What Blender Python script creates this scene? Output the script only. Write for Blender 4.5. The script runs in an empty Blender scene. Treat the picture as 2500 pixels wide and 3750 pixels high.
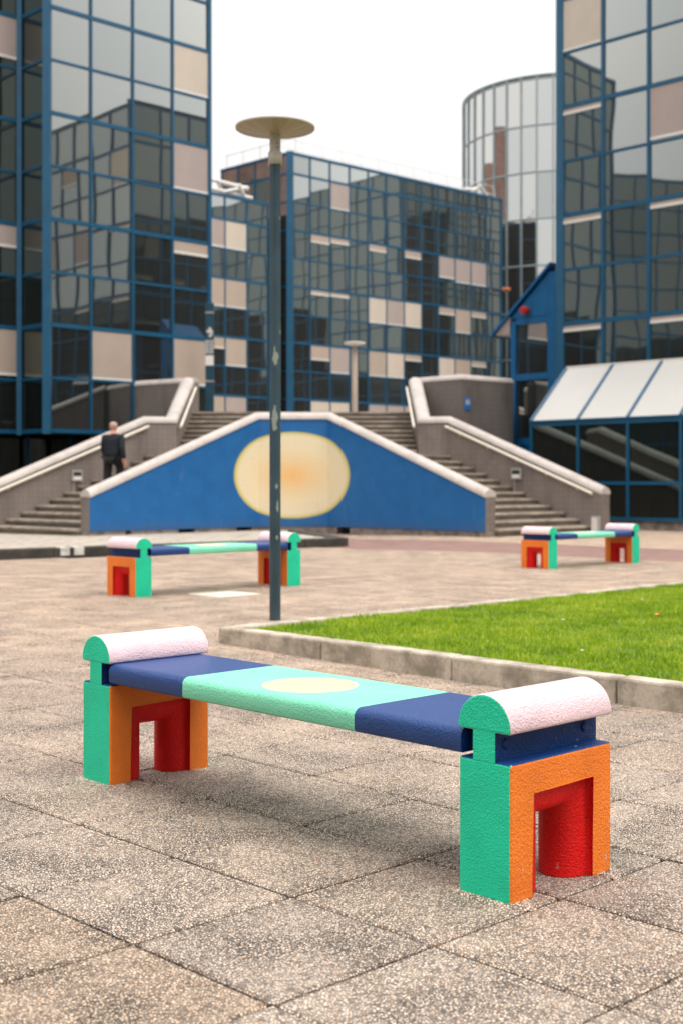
import bpy, bmesh, math, random
from math import sin, cos, pi, sqrt, radians, atan2, hypot
from mathutils import Vector, Matrix

rnd = random.Random(7)
sc = bpy.context.scene
COL = sc.collection
U = 0.89            # metres per survey unit: everything below is written in survey units

# ------------------------------------------------------------------ camera
cam = bpy.data.cameras.new("camera")
cam_o = bpy.data.objects.new("camera", cam)
COL.objects.link(cam_o)
cam_o.location = (0, 0, 1.25 * U)
cam_o.rotation_euler = (radians(90), 0, 0)
cam.sensor_fit = 'HORIZONTAL'
cam.sensor_width = 24.0
cam.lens = 24.0 * 4746.0 / 2500.0
cam.shift_y = -(1875 - 1769) / 2500.0
cam.clip_start = 0.05
cam.clip_end = 3000
cam.dof.use_dof = True
cam.dof.focus_distance = 4.75 * U
cam.dof.aperture_fstop = 3.7
sc.camera = cam_o

# ------------------------------------------------------------------ world, sun, exposure
SUN_EL, SUN_AZ = radians(58), radians(128)     # azimuth clockwise from +Y: ahead-right is 45, behind-right 135
world = bpy.data.worlds.new("World")
sc.world = world
world.use_nodes = True
nt = world.node_tree
nt.nodes.clear()
N = nt.nodes.new
out = N('ShaderNodeOutputWorld')
sky = N('ShaderNodeTexSky'); sky.sky_type = 'NISHITA'; sky.sun_disc = False
sky.sun_elevation = SUN_EL; sky.sun_rotation = SUN_AZ
b1 = N('ShaderNodeBackground'); b1.inputs['Strength'].default_value = 0.1
nt.links.new(sky.outputs[0], b1.inputs['Color'])
tc = N('ShaderNodeTexCoord'); sep = N('ShaderNodeSeparateXYZ')
nt.links.new(tc.outputs['Generated'], sep.inputs[0])
mx = N('ShaderNodeMath'); mx.operation = 'MAXIMUM'; mx.inputs[1].default_value = 0
nt.links.new(sep.outputs['Z'], mx.inputs[0])
sq = N('ShaderNodeMath'); sq.operation = 'POWER'; sq.inputs[1].default_value = 2.3
nt.links.new(mx.outputs[0], sq.inputs[0])
ma = N('ShaderNodeMath'); ma.operation = 'MULTIPLY_ADD'; ma.inputs[1].default_value = 2.1; ma.inputs[2].default_value = 0.80
nt.links.new(sq.outputs[0], ma.inputs[0])
cl = N('ShaderNodeTexNoise'); cl.inputs['Scale'].default_value = 3.0; cl.inputs['Detail'].default_value = 5
nt.links.new(tc.outputs['Generated'], cl.inputs['Vector'])
ml = N('ShaderNodeMath'); ml.operation = 'MULTIPLY_ADD'; ml.inputs[1].default_value = 0.10
nt.links.new(cl.outputs[0], ml.inputs[0]); nt.links.new(ma.outputs[0], ml.inputs[2])
b2 = N('ShaderNodeBackground'); b2.inputs['Color'].default_value = (1.0, 0.982, 0.96, 1)
nt.links.new(ml.outputs[0], b2.inputs['Strength'])
mixw = N('ShaderNodeMixShader'); mixw.inputs[0].default_value = 0.95
nt.links.new(b1.outputs[0], mixw.inputs[1]); nt.links.new(b2.outputs[0], mixw.inputs[2])
nt.links.new(mixw.outputs[0], out.inputs['Surface'])

sun = bpy.data.lights.new("sun", 'SUN')
sun.energy = 1.35; sun.angle = radians(30); sun.color = (1.0, 0.94, 0.86)
sun_o = bpy.data.objects.new("sun", sun); COL.objects.link(sun_o)
to_sun = Vector((sin(SUN_AZ) * cos(SUN_EL), cos(SUN_AZ) * cos(SUN_EL), sin(SUN_EL)))
sun_o.rotation_euler = to_sun.to_track_quat('Z', 'Y').to_euler()
sun_o.location = (0, 0, 40)

sc.view_settings.view_transform = 'Standard'
sc.view_settings.look = 'None'
sc.view_settings.exposure = 0.25
sc.view_settings.gamma = 1.0
sc.view_settings.use_curve_mapping = False
sc.cycles.max_bounces = 6
sc.cycles.glossy_bounces = 4
sc.cycles.transparent_max_bounces = 4
sc.cycles.caustics_reflective = False
sc.cycles.caustics_refractive = False

# ------------------------------------------------------------------ material helpers
MATS = {}
class NT:
    def __init__(s, name):
        s.m = bpy.data.materials.new(name); s.m.use_nodes = True
        s.t = s.m.node_tree; s.t.nodes.clear()
        s.out = s.n('ShaderNodeOutputMaterial')
        s.p = s.n('ShaderNodeBsdfPrincipled')
        s.l(s.p.outputs[0], s.out.inputs['Surface'])
        MATS[name] = s.m
    def n(s, kind, **kw):
        x = s.t.nodes.new(kind)
        for k, v in kw.items(): setattr(x, k, v)
        return x
    def l(s, a, b): s.t.links.new(a, b)
    def coord(s, kind='Object'): return s.n('ShaderNodeTexCoord').outputs[kind]
    def noise(s, vec, scale, detail=4, rough=0.55):
        x = s.n('ShaderNodeTexNoise'); x.inputs['Scale'].default_value = scale
        x.inputs['Detail'].default_value = detail; x.inputs['Roughness'].default_value = rough
        if vec is not None: s.l(vec, x.inputs['Vector'])
        return x.outputs[0]
    def ramp(s, fac, stops, interp='LINEAR'):
        r = s.n('ShaderNodeValToRGB'); r.color_ramp.interpolation = interp
        e = r.color_ramp.elements
        while len(e) < len(stops): e.new(0.5)
        for i, (p, c) in enumerate(stops):
            e[i].position = p
            e[i].color = (c, c, c, 1) if isinstance(c, (int, float)) else (*c, 1)
        s.l(fac, r.inputs[0]); return r.outputs[0]
    def mix(s, fac, a, b, blend='MIX'):
        x = s.n('ShaderNodeMix', data_type='RGBA', blend_type=blend)
        for i, v in ((0, fac), (6, a), (7, b)):
            if hasattr(v, 'node'): s.l(v, x.inputs[i])
            elif i == 0: x.inputs[0].default_value = v
            else: x.inputs[i].default_value = (*v, 1) if not isinstance(v, (int, float)) else (v, v, v, 1)
        return x.outputs[2]
    def math(s, op, a, b=None, c=None):
        x = s.n('ShaderNodeMath', operation=op)
        for i, v in enumerate((a, b, c)):
            if v is None: continue
            if hasattr(v, 'node'): s.l(v, x.inputs[i])
            else: x.inputs[i].default_value = v
        return x.outputs[0]
    def bump(s, h, dist=0.002, strength=1.0):
        b = s.n('ShaderNodeBump'); b.inputs['Distance'].default_value = dist
        b.inputs['Strength'].default_value = strength
        s.l(h, b.inputs['Height']); s.l(b.outputs[0], s.p.inputs['Normal'])
    def set(s, **kw):
        for k, v in kw.items():
            i = s.p.inputs[k.replace('_', ' ')]
            if hasattr(v, 'node'): s.l(v, i)
            else: i.default_value = (*v, 1) if isinstance(v, tuple) else v

def simple(name, col, rough=0.5, var=0.15, scale=8, metal=0.0, bumpd=0, bscale=60):
    t = NT(name); c = t.coord()
    n = t.noise(c, scale, 5)
    lo = tuple(x * (1 - var) for x in col); hi = tuple(min(1, x * (1 + var)) for x in col)
    t.set(Base_Color=t.ramp(n, [(0.3, lo), (0.7, hi)]), Roughness=rough, Metallic=metal)
    if bumpd: t.bump(t.noise(c, bscale, 4), bumpd)
    return t.m

def stucco(name, col, rough=0.42, wear=0.0):
    """thick masonry paint over rough cast concrete"""
    t = NT(name); c = t.coord()
    a = t.noise(c, 210, 3, 0.5); b = t.noise(c, 105, 2, 0.5); big = t.noise(c, 5, 4)
    h = t.math('ADD', t.math('MULTIPLY', a, 0.75), t.math('MULTIPLY', b, 0.6))
    lo = tuple(x * 0.88 for x in col); hi = tuple(min(1, x * 1.08) for x in col)
    base = t.ramp(big, [(0.3, lo), (0.7, hi)])
    pits = t.ramp(t.noise(c, 60, 2), [(0.24, 1.0), (0.30, 0.0)])
    base = t.mix(t.math('MULTIPLY', pits, 0.5), base, tuple(x * 0.45 for x in col))
    chip = t.ramp(t.noise(c, 34, 4, 0.62), [(0.70, 0.0), (0.715, 1.0)])
    base = t.mix(t.math('MULTIPLY', chip, 0.75), base, (0.55, 0.50, 0.45))
    t.set(Base_Color=base, Roughness=rough); t.p.inputs['Specular IOR Level'].default_value = 0.32
    t.bump(h, 0.0052, 1.0)
    return t.m

M_MINT = stucco('mint_paint', (0.010, 0.64, 0.37), 0.42)
M_ORANGE = stucco('orange_paint', (0.93, 0.225, 0.022), 0.45)
M_RED = stucco('red_paint', (0.74, 0.004, 0.003), 0.50)
M_PINK = stucco('pale_pink_paint', (0.84, 0.62, 0.66), 0.5)
M_NAVY = stucco('navy_paint', (0.002, 0.036, 0.165), 0.42)

def seat_mat():
    """mint seat with navy ends and a cream disc: paint bands laid out along the seat"""
    t = NT('seat_paint'); c = t.coord()
    sp = t.n('ShaderNodeSeparateXYZ'); t.l(c, sp.inputs[0])
    w = t.math('MULTIPLY', t.math('SUBTRACT', t.noise(c, 60, 2), 0.5), 0.004)
    x = t.math('ADD', sp.outputs[0], w)
    inm = t.math('MULTIPLY', t.math('GREATER_THAN', x, 0.695 * U), t.math('LESS_THAN', x, 1.637 * U))
    dx = t.math('SUBTRACT', x, 1.172 * U); dy = t.math('SUBTRACT', sp.outputs[1], 0.232 * U)
    d = t.math('SQRT', t.math('ADD', t.math('MULTIPLY', dx, dx), t.math('MULTIPLY', dy, dy)))
    disc = t.math('MULTIPLY', t.math('LESS_THAN', d, 0.178 * U), t.math('GREATER_THAN', sp.outputs[2], 0.49 * U))
    big = t.noise(c, 5, 4)
    mint = t.ramp(big, [(0.3, (0.205, 0.72, 0.475)), (0.7, (0.245, 0.78, 0.52))])
    navy = t.ramp(big, [(0.3, (0.002, 0.042, 0.19)), (0.7, (0.004, 0.052, 0.22))])
    col = t.mix(inm, navy, mint)
    col = t.mix(disc, col, (0.93, 0.68, 0.39))
    pits = t.ramp(t.noise(c, 70, 2), [(0.25, 1.0), (0.31, 0.0)])
    col = t.mix(t.math('MULTIPLY', pits, 0.4), col, (0.01, 0.03, 0.05))
    t.set(Base_Color=col, Roughness=0.38)
    t.bump(t.math('ADD', t.math('MULTIPLY', t.noise(c, 210, 3), 0.8), t.math('MULTIPLY', t.noise(c, 110, 2), 0.5)), 0.0055, 1.0)
    return t.m
M_SEAT = seat_mat()

def slab_mat(name, bright=1.0, tintc=(1, 1, 1)):
    """exposed aggregate concrete: pebbles in dark mortar, grime in broad stains"""
    t = NT(name)
    oi = t.n('ShaderNodeObjectInfo'); at = t.n('ShaderNodeAttribute', attribute_name='tint')
    rr = t.math('FRACT', t.math('ADD', oi.outputs['Random'], at.outputs['Fac']))
    off = t.n('ShaderNodeCombineXYZ')
    for i in (0, 1): t.l(t.math('MULTIPLY', oi.outputs['Random'], 31.0 + 17 * i), off.inputs[i])
    v = t.n('ShaderNodeVectorMath', operation='ADD'); t.l(t.coord(), v.inputs[0]); t.l(off.outputs[0], v.inputs[1])
    c = v.outputs[0]
    vo = t.n('ShaderNodeTexVoronoi'); vo.inputs['Scale'].default_value = 124; vo.inputs['Randomness'].default_value = 1
    ve = t.n('ShaderNodeTexVoronoi', feature='DISTANCE_TO_EDGE'); ve.inputs['Scale'].default_value = 124
    t.l(c, vo.inputs['Vector']); t.l(c, ve.inputs['Vector'])
    cs = t.n('ShaderNodeSeparateColor'); t.l(vo.outputs['Color'], cs.inputs[0])
    peb = t.ramp(cs.outputs[0], [(0.0, (0.15, 0.135, 0.125)), (0.09, (0.33, 0.285, 0.25)), (0.22, (0.49, 0.43, 0.37)), (0.5, (0.63, 0.555, 0.48)),
                                 (0.80, (0.70, 0.635, 0.565)), (0.94, (0.60, 0.50, 0.40)), (0.992, (0.52, 0.34, 0.21))])
    gap = t.ramp(ve.outputs['Distance'], [(0.07, 1.0), (0.26, 0.0)])
    # where mortar has worn or filled, gaps are shallower
    pos = t.n('ShaderNodeNewGeometry').outputs['Position']
    worn = t.ramp(t.noise(pos, 3.0, 4), [(0.36, 0.72), (0.62, 1.0)])
    col = t.mix(t.math('MULTIPLY', gap, worn), peb, (0.042, 0.036, 0.032))
    stain = t.ramp(t.noise(pos, 1.2, 7, 0.6), [(0.30, 0.72), (0.42, 0.96), (0.7, 1.04)])
    col = t.mix(1.0, col, stain, 'MULTIPLY')
    tin = t.ramp(rr, [(p_, tuple(q_ * bright * z_ for q_, z_ in zip(c_, tintc))) for p_, c_ in ((0.0, (0.93, 0.90, 0.88)), (0.4, (1.0, 0.98, 0.96)), (0.75, (1.04, 1.0, 0.96)), (1.0, (1.10, 1.05, 1.0)))])
    col = t.mix(1.0, col, tin, 'MULTIPLY')
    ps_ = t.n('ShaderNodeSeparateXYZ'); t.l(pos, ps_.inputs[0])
    y_jit = t.math('ADD', ps_.outputs[1], t.math('MULTIPLY', t.noise(pos, 0.5, 3), 4.0))
    # slab tint goes from neutral to paler and warmer along world Y
    y_tint = t.ramp(t.math('DIVIDE', y_jit, 20.0), [(0.28, (0.99, 0.99, 1.0)), (0.62, (1.22, 1.13, 1.06))])
    col = t.mix(1.0, col, y_tint, 'MULTIPLY')
    t.set(Base_Color=col, Roughness=0.75)
    t.bump(t.math('MINIMUM', ve.outputs['Distance'], 0.3), 0.006, 0.8)
    return t.m
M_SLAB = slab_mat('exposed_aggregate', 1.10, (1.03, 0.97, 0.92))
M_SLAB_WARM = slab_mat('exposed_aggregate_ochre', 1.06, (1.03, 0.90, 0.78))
M_SLAB_PALE = simple('pale_new_concrete', (0.66, 0.60, 0.52), 0.8, 0.08, 12, bumpd=0.001, bscale=150)

def dirty(name, col, grime=(0.10, 0.09, 0.075), lo=0.42, hi=0.6, scale=3.0, rough=0.8, bumpd=0.003):
    t = NT(name); c = t.coord()
    n = t.noise(c, scale, 7, 0.68); f = t.noise(c, 45, 4, 0.6)
    fac = t.ramp(n, [(lo, 1.0), (hi, 0.0)])
    base = t.ramp(f, [(0.3, tuple(x * 0.86 for x in col)), (0.7, tuple(x * 1.1 for x in col))])
    t.set(Base_Color=t.mix(t.math('MULTIPLY', fac, 0.8), base, grime), Roughness=rough)
    t.bump(f, bumpd)
    return t.m
M_KERB = dirty('kerb_concrete', (0.54, 0.465, 0.375), (0.19, 0.155, 0.115), 0.38, 0.60, 5.5)
M_DARKKERB = dirty('blackened_kerb', (0.055, 0.05, 0.042), (0.022, 0.021, 0.018), 0.4, 0.6, 3.0)
M_WHITEMARK = dirty('white_marking', (0.72, 0.70, 0.66), (0.35, 0.33, 0.30), 0.35, 0.5, 6)
M_COPING = dirty('coping_render', (0.56, 0.50, 0.465), (0.42, 0.37, 0.34), 0.36, 0.56, 2.2)
M_TREAD = dirty('step_tread', (0.50, 0.42, 0.35), (0.20, 0.16, 0.13), 0.40, 0.62, 2.5)
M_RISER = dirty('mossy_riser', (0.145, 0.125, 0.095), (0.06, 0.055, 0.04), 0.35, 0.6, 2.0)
M_PLINTH = dirty('plinth_concrete', (0.30, 0.25, 0.22), (0.10, 0.085, 0.07), 0.4, 0.6, 4.0)
M_SOIL = dirty('lawn_soil', (0.10, 0.17, 0.02), (0.07, 0.11, 0.018), 0.4, 0.6, 6)
M_JOINT = dirty('joint_soil', (0.05, 0.045, 0.035), (0.03, 0.028, 0.022), 0.4, 0.6, 8)
M_PLATFORM = None

def tile_mat(name, a, b, grout, sx, sy, coord='UV', mort=0.06, stain=True, rough=0.6, offset=0.0, bumpd=0.003):
    t = NT(name); c = t.coord(coord)
    br = t.n('ShaderNodeTexBrick'); br.offset = offset
    br.inputs['Color1'].default_value = (*a, 1); br.inputs['Color2'].default_value = (*b, 1); br.inputs['Mortar'].default_value = (*grout, 1)
    br.inputs['Scale'].default_value = 1.0; br.inputs['Brick Width'].default_value = sx; br.inputs['Row Height'].default_value = sy
    br.inputs['Mortar Size'].default_value = mort * min(sx, sy); br.inputs['Bias'].default_value = 0
    t.l(c, br.inputs['Vector'])
    col = br.outputs['Color']
    if stain:
        o = t.coord('Object')
        mp = t.n('ShaderNodeMapping'); mp.inputs['Scale'].default_value = (1.6, 1.6, 0.45); t.l(o, mp.inputs[0])
        st = t.ramp(t.noise(mp.outputs[0], 1.1, 6, 0.65), [(0.3, 0.70), (0.5, 0.98), (0.72, 1.16)])
        col = t.mix(1.0, col, st, 'MULTIPLY')
    t.set(Base_Color=col, Roughness=rough)
    t.bump(t.math('SUBTRACT', 1.0, br.outputs['Fac']), bumpd, 0.6)
    return t.m
M_TILEWALL = tile_mat('grey_brown_mosaic', (0.225, 0.188, 0.170), (0.205, 0.172, 0.157), (0.17, 0.145, 0.13), 0.13, 0.13)
M_BRICKPAVE = tile_mat('red_brick_paving', (0.23, 0.115, 0.095), (0.28, 0.155, 0.13), (0.20, 0.14, 0.12), 0.22, 0.11, 'Object', 0.1, True, 0.8, 0.5)
M_BRICKWALL = tile_mat('brown_brick', (0.36, 0.19, 0.15), (0.28, 0.145, 0.115), (0.25, 0.2, 0.18), 0.5, 0.2, 'UV', 0.1, True, 0.85, 0.5)
M_PLATFORM = tile_mat('platform_paving', (0.42, 0.37, 0.31), (0.47, 0.40, 0.33), (0.22, 0.19, 0.16), 1.0, 0.5, 'Object', 0.05, True, 0.8, 0.5)

def mural_mat(scx, zc, rx, rz):
    t = NT('mural_paint'); uv = t.coord('UV')
    sp = t.n('ShaderNodeSeparateXYZ'); t.l(uv, sp.inputs[0])
    ex = t.math('DIVIDE', t.math('SUBTRACT', sp.outputs[0], scx), rx)
    ez = t.math('DIVIDE', t.math('SUBTRACT', sp.outputs[1], zc), rz)
    d = t.math('SQRT', t.math('ADD', t.math('MULTIPLY', ex, ex), t.math('MULTIPLY', ez, ez)))
    br = t.n('ShaderNodeTexBrick'); br.offset = 0
    br.inputs['Scale'].default_value = 1; br.inputs['Brick Width'].default_value = 0.13; br.inputs['Row Height'].default_value = 0.13
    br.inputs['Mortar Size'].default_value = 0.007; t.l(uv, br.inputs['Vector'])
    n = t.noise(uv, 2.5, 5)
    blue = t.ramp(n, [(0.3, (0.005, 0.112, 0.335)), (0.55, (0.007, 0.128, 0.37)), (0.75, (0.014, 0.14, 0.385))])
    spray = t.math('ADD', d, t.math('MULTIPLY', t.math('SUBTRACT', t.noise(uv, 30, 2), 0.5), 0.05))
    sun_c = t.ramp(spray, [(0.0, (0.88, 0.50, 0.19)), (0.13, (0.87, 0.54, 0.23)), (0.34, (0.84, 0.62, 0.34)), (0.62, (0.84, 0.70, 0.45)),
                           (0.90, (0.82, 0.71, 0.49)), (0.965, (0.68, 0.58, 0.16)), (1.0, (0.50, 0.46, 0.08))])
    m = t.ramp(d, [(0.985, 1.0), (1.0, 0.0)])
    col = t.mix(m, blue, sun_c)
    col = t.mix(t.math('MULTIPLY', br.outputs['Fac'], 0.04), col, (0.05, 0.08, 0.15))
    mpn = t.n('ShaderNodeMapping'); mpn.inputs['Scale'].default_value = (2.4, 0.5, 1); t.l(uv, mpn.inputs[0])
    streak = t.ramp(t.noise(mpn.outputs[0], 2.2, 6, 0.7), [(0.60, 0.0), (0.75, 0.20)])
    col = t.mix(streak, col, (0.30, 0.36, 0.46))
    low_ = t.math('SUBTRACT', t.math('MULTIPLY', t.noise(uv, 6, 5, 0.6), 0.75), sp.outputs[1])
    col = t.mix(t.ramp(low_, [(0.06, 0.0), (0.35, 0.45)]), col, (0.07, 0.10, 0.16))
    scuff = t.ramp(t.noise(uv, 3.7, 6, 0.7), [(0.64, 0.0), (0.74, 0.25)])
    col = t.mix(scuff, col, (0.25, 0.33, 0.5))
    t.set(Base_Color=col, Roughness=0.5)
    t.bump(t.math('SUBTRACT', 1.0, br.outputs['Fac']), 0.003, 0.6)
    return t.m

PROF = [(0.0, 0.34), (0.14, 0.50), (0.29, 1.0), (0.36, 0.95), (0.48, 0.74), (1.0, 0.95)]
def glass_mat(name, refl, wav=0.0045, sc_=0.55, rough=0.02, prof=PROF):
    """solar-control glass: half mirror over a dark interior, each sheet slightly bowed"""
    t = NT(name)
    geo = t.n('ShaderNodeNewGeometry')
    oi = t.n('ShaderNodeObjectInfo')
    add = t.n('ShaderNodeVectorMath', operation='ADD'); t.l(geo.outputs['Position'], add.inputs[0])
    cx = t.n('ShaderNodeCombineXYZ'); t.l(t.math('MULTIPLY', oi.outputs['Random'], 40.0), cx.inputs[0]); t.l(cx.outputs[0], add.inputs[1])
    n = t.noise(add.outputs[0], sc_, 1, 0.3)
    lwt = t.n('ShaderNodeLayerWeight'); lwt.inputs['Blend'].default_value = 0.5
    k = t.ramp(lwt.outputs['Facing'], prof)
    k = t.mix(1.0, k, t.ramp(oi.outputs['Random'], [(0.0, (0.74, 0.77, 0.78)), (0.12, (0.92, 0.94, 0.95)), (0.8, (1.0, 1.0, 1.0)), (1.0, (1.07, 1.05, 1.02))]), 'MULTIPLY')
    t.set(Base_Color=t.mix(1.0, refl, k, 'MULTIPLY'), Metallic=0.95, Roughness=rough)
    t.bump(n, wav * 3, 1.0)
    return t.m
M_GLASS = glass_mat('mirror_glass', (0.575, 0.60, 0.585), 0.0027, 0.45)
M_GLASS_MID = glass_mat('smoky_mirror_glass', (0.25, 0.28, 0.27), 0.0027, 0.45, 0.02, [(0.0, 0.8), (1.0, 1.1)])
M_GLASS_PALE = glass_mat('pale_mirror_glass', (0.63, 0.635, 0.62), 0.002, 0.6, 0.02, [(0.0, 0.95), (1.0, 1.15)])
M_GLASS_DARK = glass_mat('dark_glass', (0.145, 0.17, 0.16), 0.003, 0.5, 0.02, [(0.0, 0.9), (1.0, 1.2)])
M_FRAME = simple('blue_frame', (0.005, 0.085, 0.175), 0.38, 0.12, 2)
M_FRAME_FAR = simple('grey_blue_frame', (0.28, 0.34, 0.36), 0.45, 0.12, 2)
M_PORCH = simple('deep_blue_metal', (0.006, 0.115, 0.29), 0.4, 0.12, 3)
M_CORE = simple('dark_interior', (0.012, 0.012, 0.012), 0.9, 0.2, 1)
M_ROOF = simple('roof_felt', (0.18, 0.17, 0.16), 0.9, 0.2, 1)
M_BLINDS = [simple('beige_blind', (0.43, 0.345, 0.285), 0.7, 0.06, 1.5), simple('rosy_blind', (0.40, 0.33, 0.305), 0.7, 0.06, 1.5),
            simple('cream_blind', (0.58, 0.50, 0.42), 0.7, 0.06, 1.5)]
M_WHITE = simple('white_metal', (0.74, 0.71, 0.67), 0.4, 0.06, 3)
M_RAIL = simple('cream_rail', (0.76, 0.70, 0.60), 0.4, 0.05, 3)
M_PANEL = simple('white_sheet_panel', (0.50, 0.485, 0.46), 0.45, 0.03, 0.8)
M_GREYBOX = simple('grey_box', (0.34, 0.33, 0.31), 0.5, 0.1, 5)
M_DARK = simple('black_gap', (0.01, 0.01, 0.01), 0.9, 0.1, 5)
M_REDPLASTIC = simple('red_plastic', (0.60, 0.05, 0.03), 0.4, 0.1, 5)
M_TEAL = simple('teal_sign', (0.004, 0.045, 0.075), 0.4, 0.1, 3)
M_SIGNBLUE = simple('sign_blue', (0.02, 0.17, 0.50), 0.4, 0.1, 3)
M_AMBER = simple('amber_orange', (0.75, 0.20, 0.02), 0.4, 0.05, 3)

def pole_mat():
    t = NT('worn_pole_paint'); c = t.coord()
    mp = t.n('ShaderNodeMapping'); mp.inputs['Scale'].default_value = (1, 1, 0.55); t.l(c, mp.inputs[0])
    f = t.ramp(t.noise(mp.outputs[0], 7.0, 5, 0.6), [(0.655, 0.0), (0.67, 1.0)])
    g = t.ramp(t.noise(mp.outputs[0], 16.0, 3, 0.6), [(0.74, 0.0), (0.76, 1.0)])
    n = t.noise(mp.outputs[0], 4, 6, 0.65)
    sp = t.n('ShaderNodeSeparateXYZ'); t.l(c, sp.inputs[0])
    for zc, hh_, xc, ww in ((1.74, 0.135, -0.004, 0.030), (2.27, 0.075, 0.0, 0.032), (0.98, 0.05, 0.022, 0.012), (1.16, 0.03, 0.015, 0.012), (0.72, 0.03, 0.02, 0.012)):
        e = t.math('ADD', t.math('ABSOLUTE', t.math('DIVIDE', t.math('SUBTRACT', sp.outputs[2], zc * U), hh_ * U)), t.math('ABSOLUTE', t.math('DIVIDE', t.math('SUBTRACT', sp.outputs[0], xc * U), ww * U)))
        e = t.math('ADD', e, t.math('MULTIPLY', t.math('SUBTRACT', t.noise(c, 26, 3), 0.5), 2.2))
        f = t.math('MAXIMUM', f, t.math('MULTIPLY', t.math('LESS_THAN', e, 1.0), t.math('LESS_THAN', sp.outputs[1], 0.0)))
    base = t.ramp(n, [(0.3, (0.016, 0.040, 0.056)), (0.7, (0.045, 0.085, 0.108))])
    t.set(Base_Color=t.mix(t.math('MAXIMUM', f, g), base, (0.27, 0.31, 0.27)), Roughness=0.42)
    t.bump(t.noise(c, 30, 3), 0.001)
    return t.m
M_POLE = pole_mat()
M_LAMPSKIN = simple('yellowed_plastic', (0.58, 0.53, 0.45), 0.45, 0.08, 6)
def dish_mat():
    t = NT('lamp_dish_underside'); c = t.coord()
    sp = t.n('ShaderNodeSeparateXYZ'); t.l(c, sp.inputs[0])
    a = t.math('ARCTAN2', sp.outputs[1], sp.outputs[0])
    cx = t.n('ShaderNodeCombineXYZ'); t.l(t.math('MULTIPLY', a, 2.2), cx.inputs[0])
    n = t.noise(cx.outputs[0], 2.0, 4, 0.6)
    t.set(Base_Color=t.ramp(n, [(0.3, (0.30, 0.24, 0.15)), (0.55, (0.40, 0.335, 0.23)), (0.66, (0.36, 0.45, 0.29)), (0.75, (0.43, 0.385, 0.30))]), Roughness=0.35)
    return t.m
M_DISH = dish_mat()
def grass_mat():
    t = NT('grass_blade'); at = t.n('ShaderNodeAttribute', attribute_name='tint')
    geo = t.n('ShaderNodeNewGeometry')
    big = t.noise(geo.outputs['Position'], 2.2, 6, 0.68)
    v = t.math('ADD', t.math('MULTIPLY', at.outputs['Fac'], 0.45), t.math('MULTIPLY', t.math('SUBTRACT', big, 0.5), 2.2)); v = t.math('ADD', v, 0.30)
    col = t.ramp(v, [(0.1, (0.145, 0.28, 0.005)), (0.45, (0.29, 0.43, 0.009)), (0.75, (0.43, 0.55, 0.022)), (1.0, (0.56, 0.54, 0.11))])
    t.set(Base_Color=col, Roughness=0.5)
    tr = t.n('ShaderNodeBsdfTranslucent'); t.l(col, tr.inputs['Color'])
    mxs = t.n('ShaderNodeMixShader'); mxs.inputs[0].default_value = 0.35
    t.l(t.p.outputs[0], mxs.inputs[1]); t.l(tr.outputs[0], mxs.inputs[2]); t.l(mxs.outputs[0], t.out.inputs['Surface'])
    return t.m
M_GRASS = grass_mat()
M_SKIN = simple('skin', (0.60, 0.27, 0.20), 0.5, 0.08, 20)
M_SCALP = simple('grey_stubble', (0.50, 0.34, 0.28), 0.6, 0.1, 30)
M_JACKET = simple('navy_jacket_cloth', (0.005, 0.009, 0.016), 0.8, 0.2, 20)
M_TROUSERS = simple('black_trouser_cloth', (0.004, 0.004, 0.005), 0.8, 0.2, 20)
M_LEATHER = simple('shoe_leather', (0.02, 0.015, 0.012), 0.4, 0.2, 20)

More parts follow.
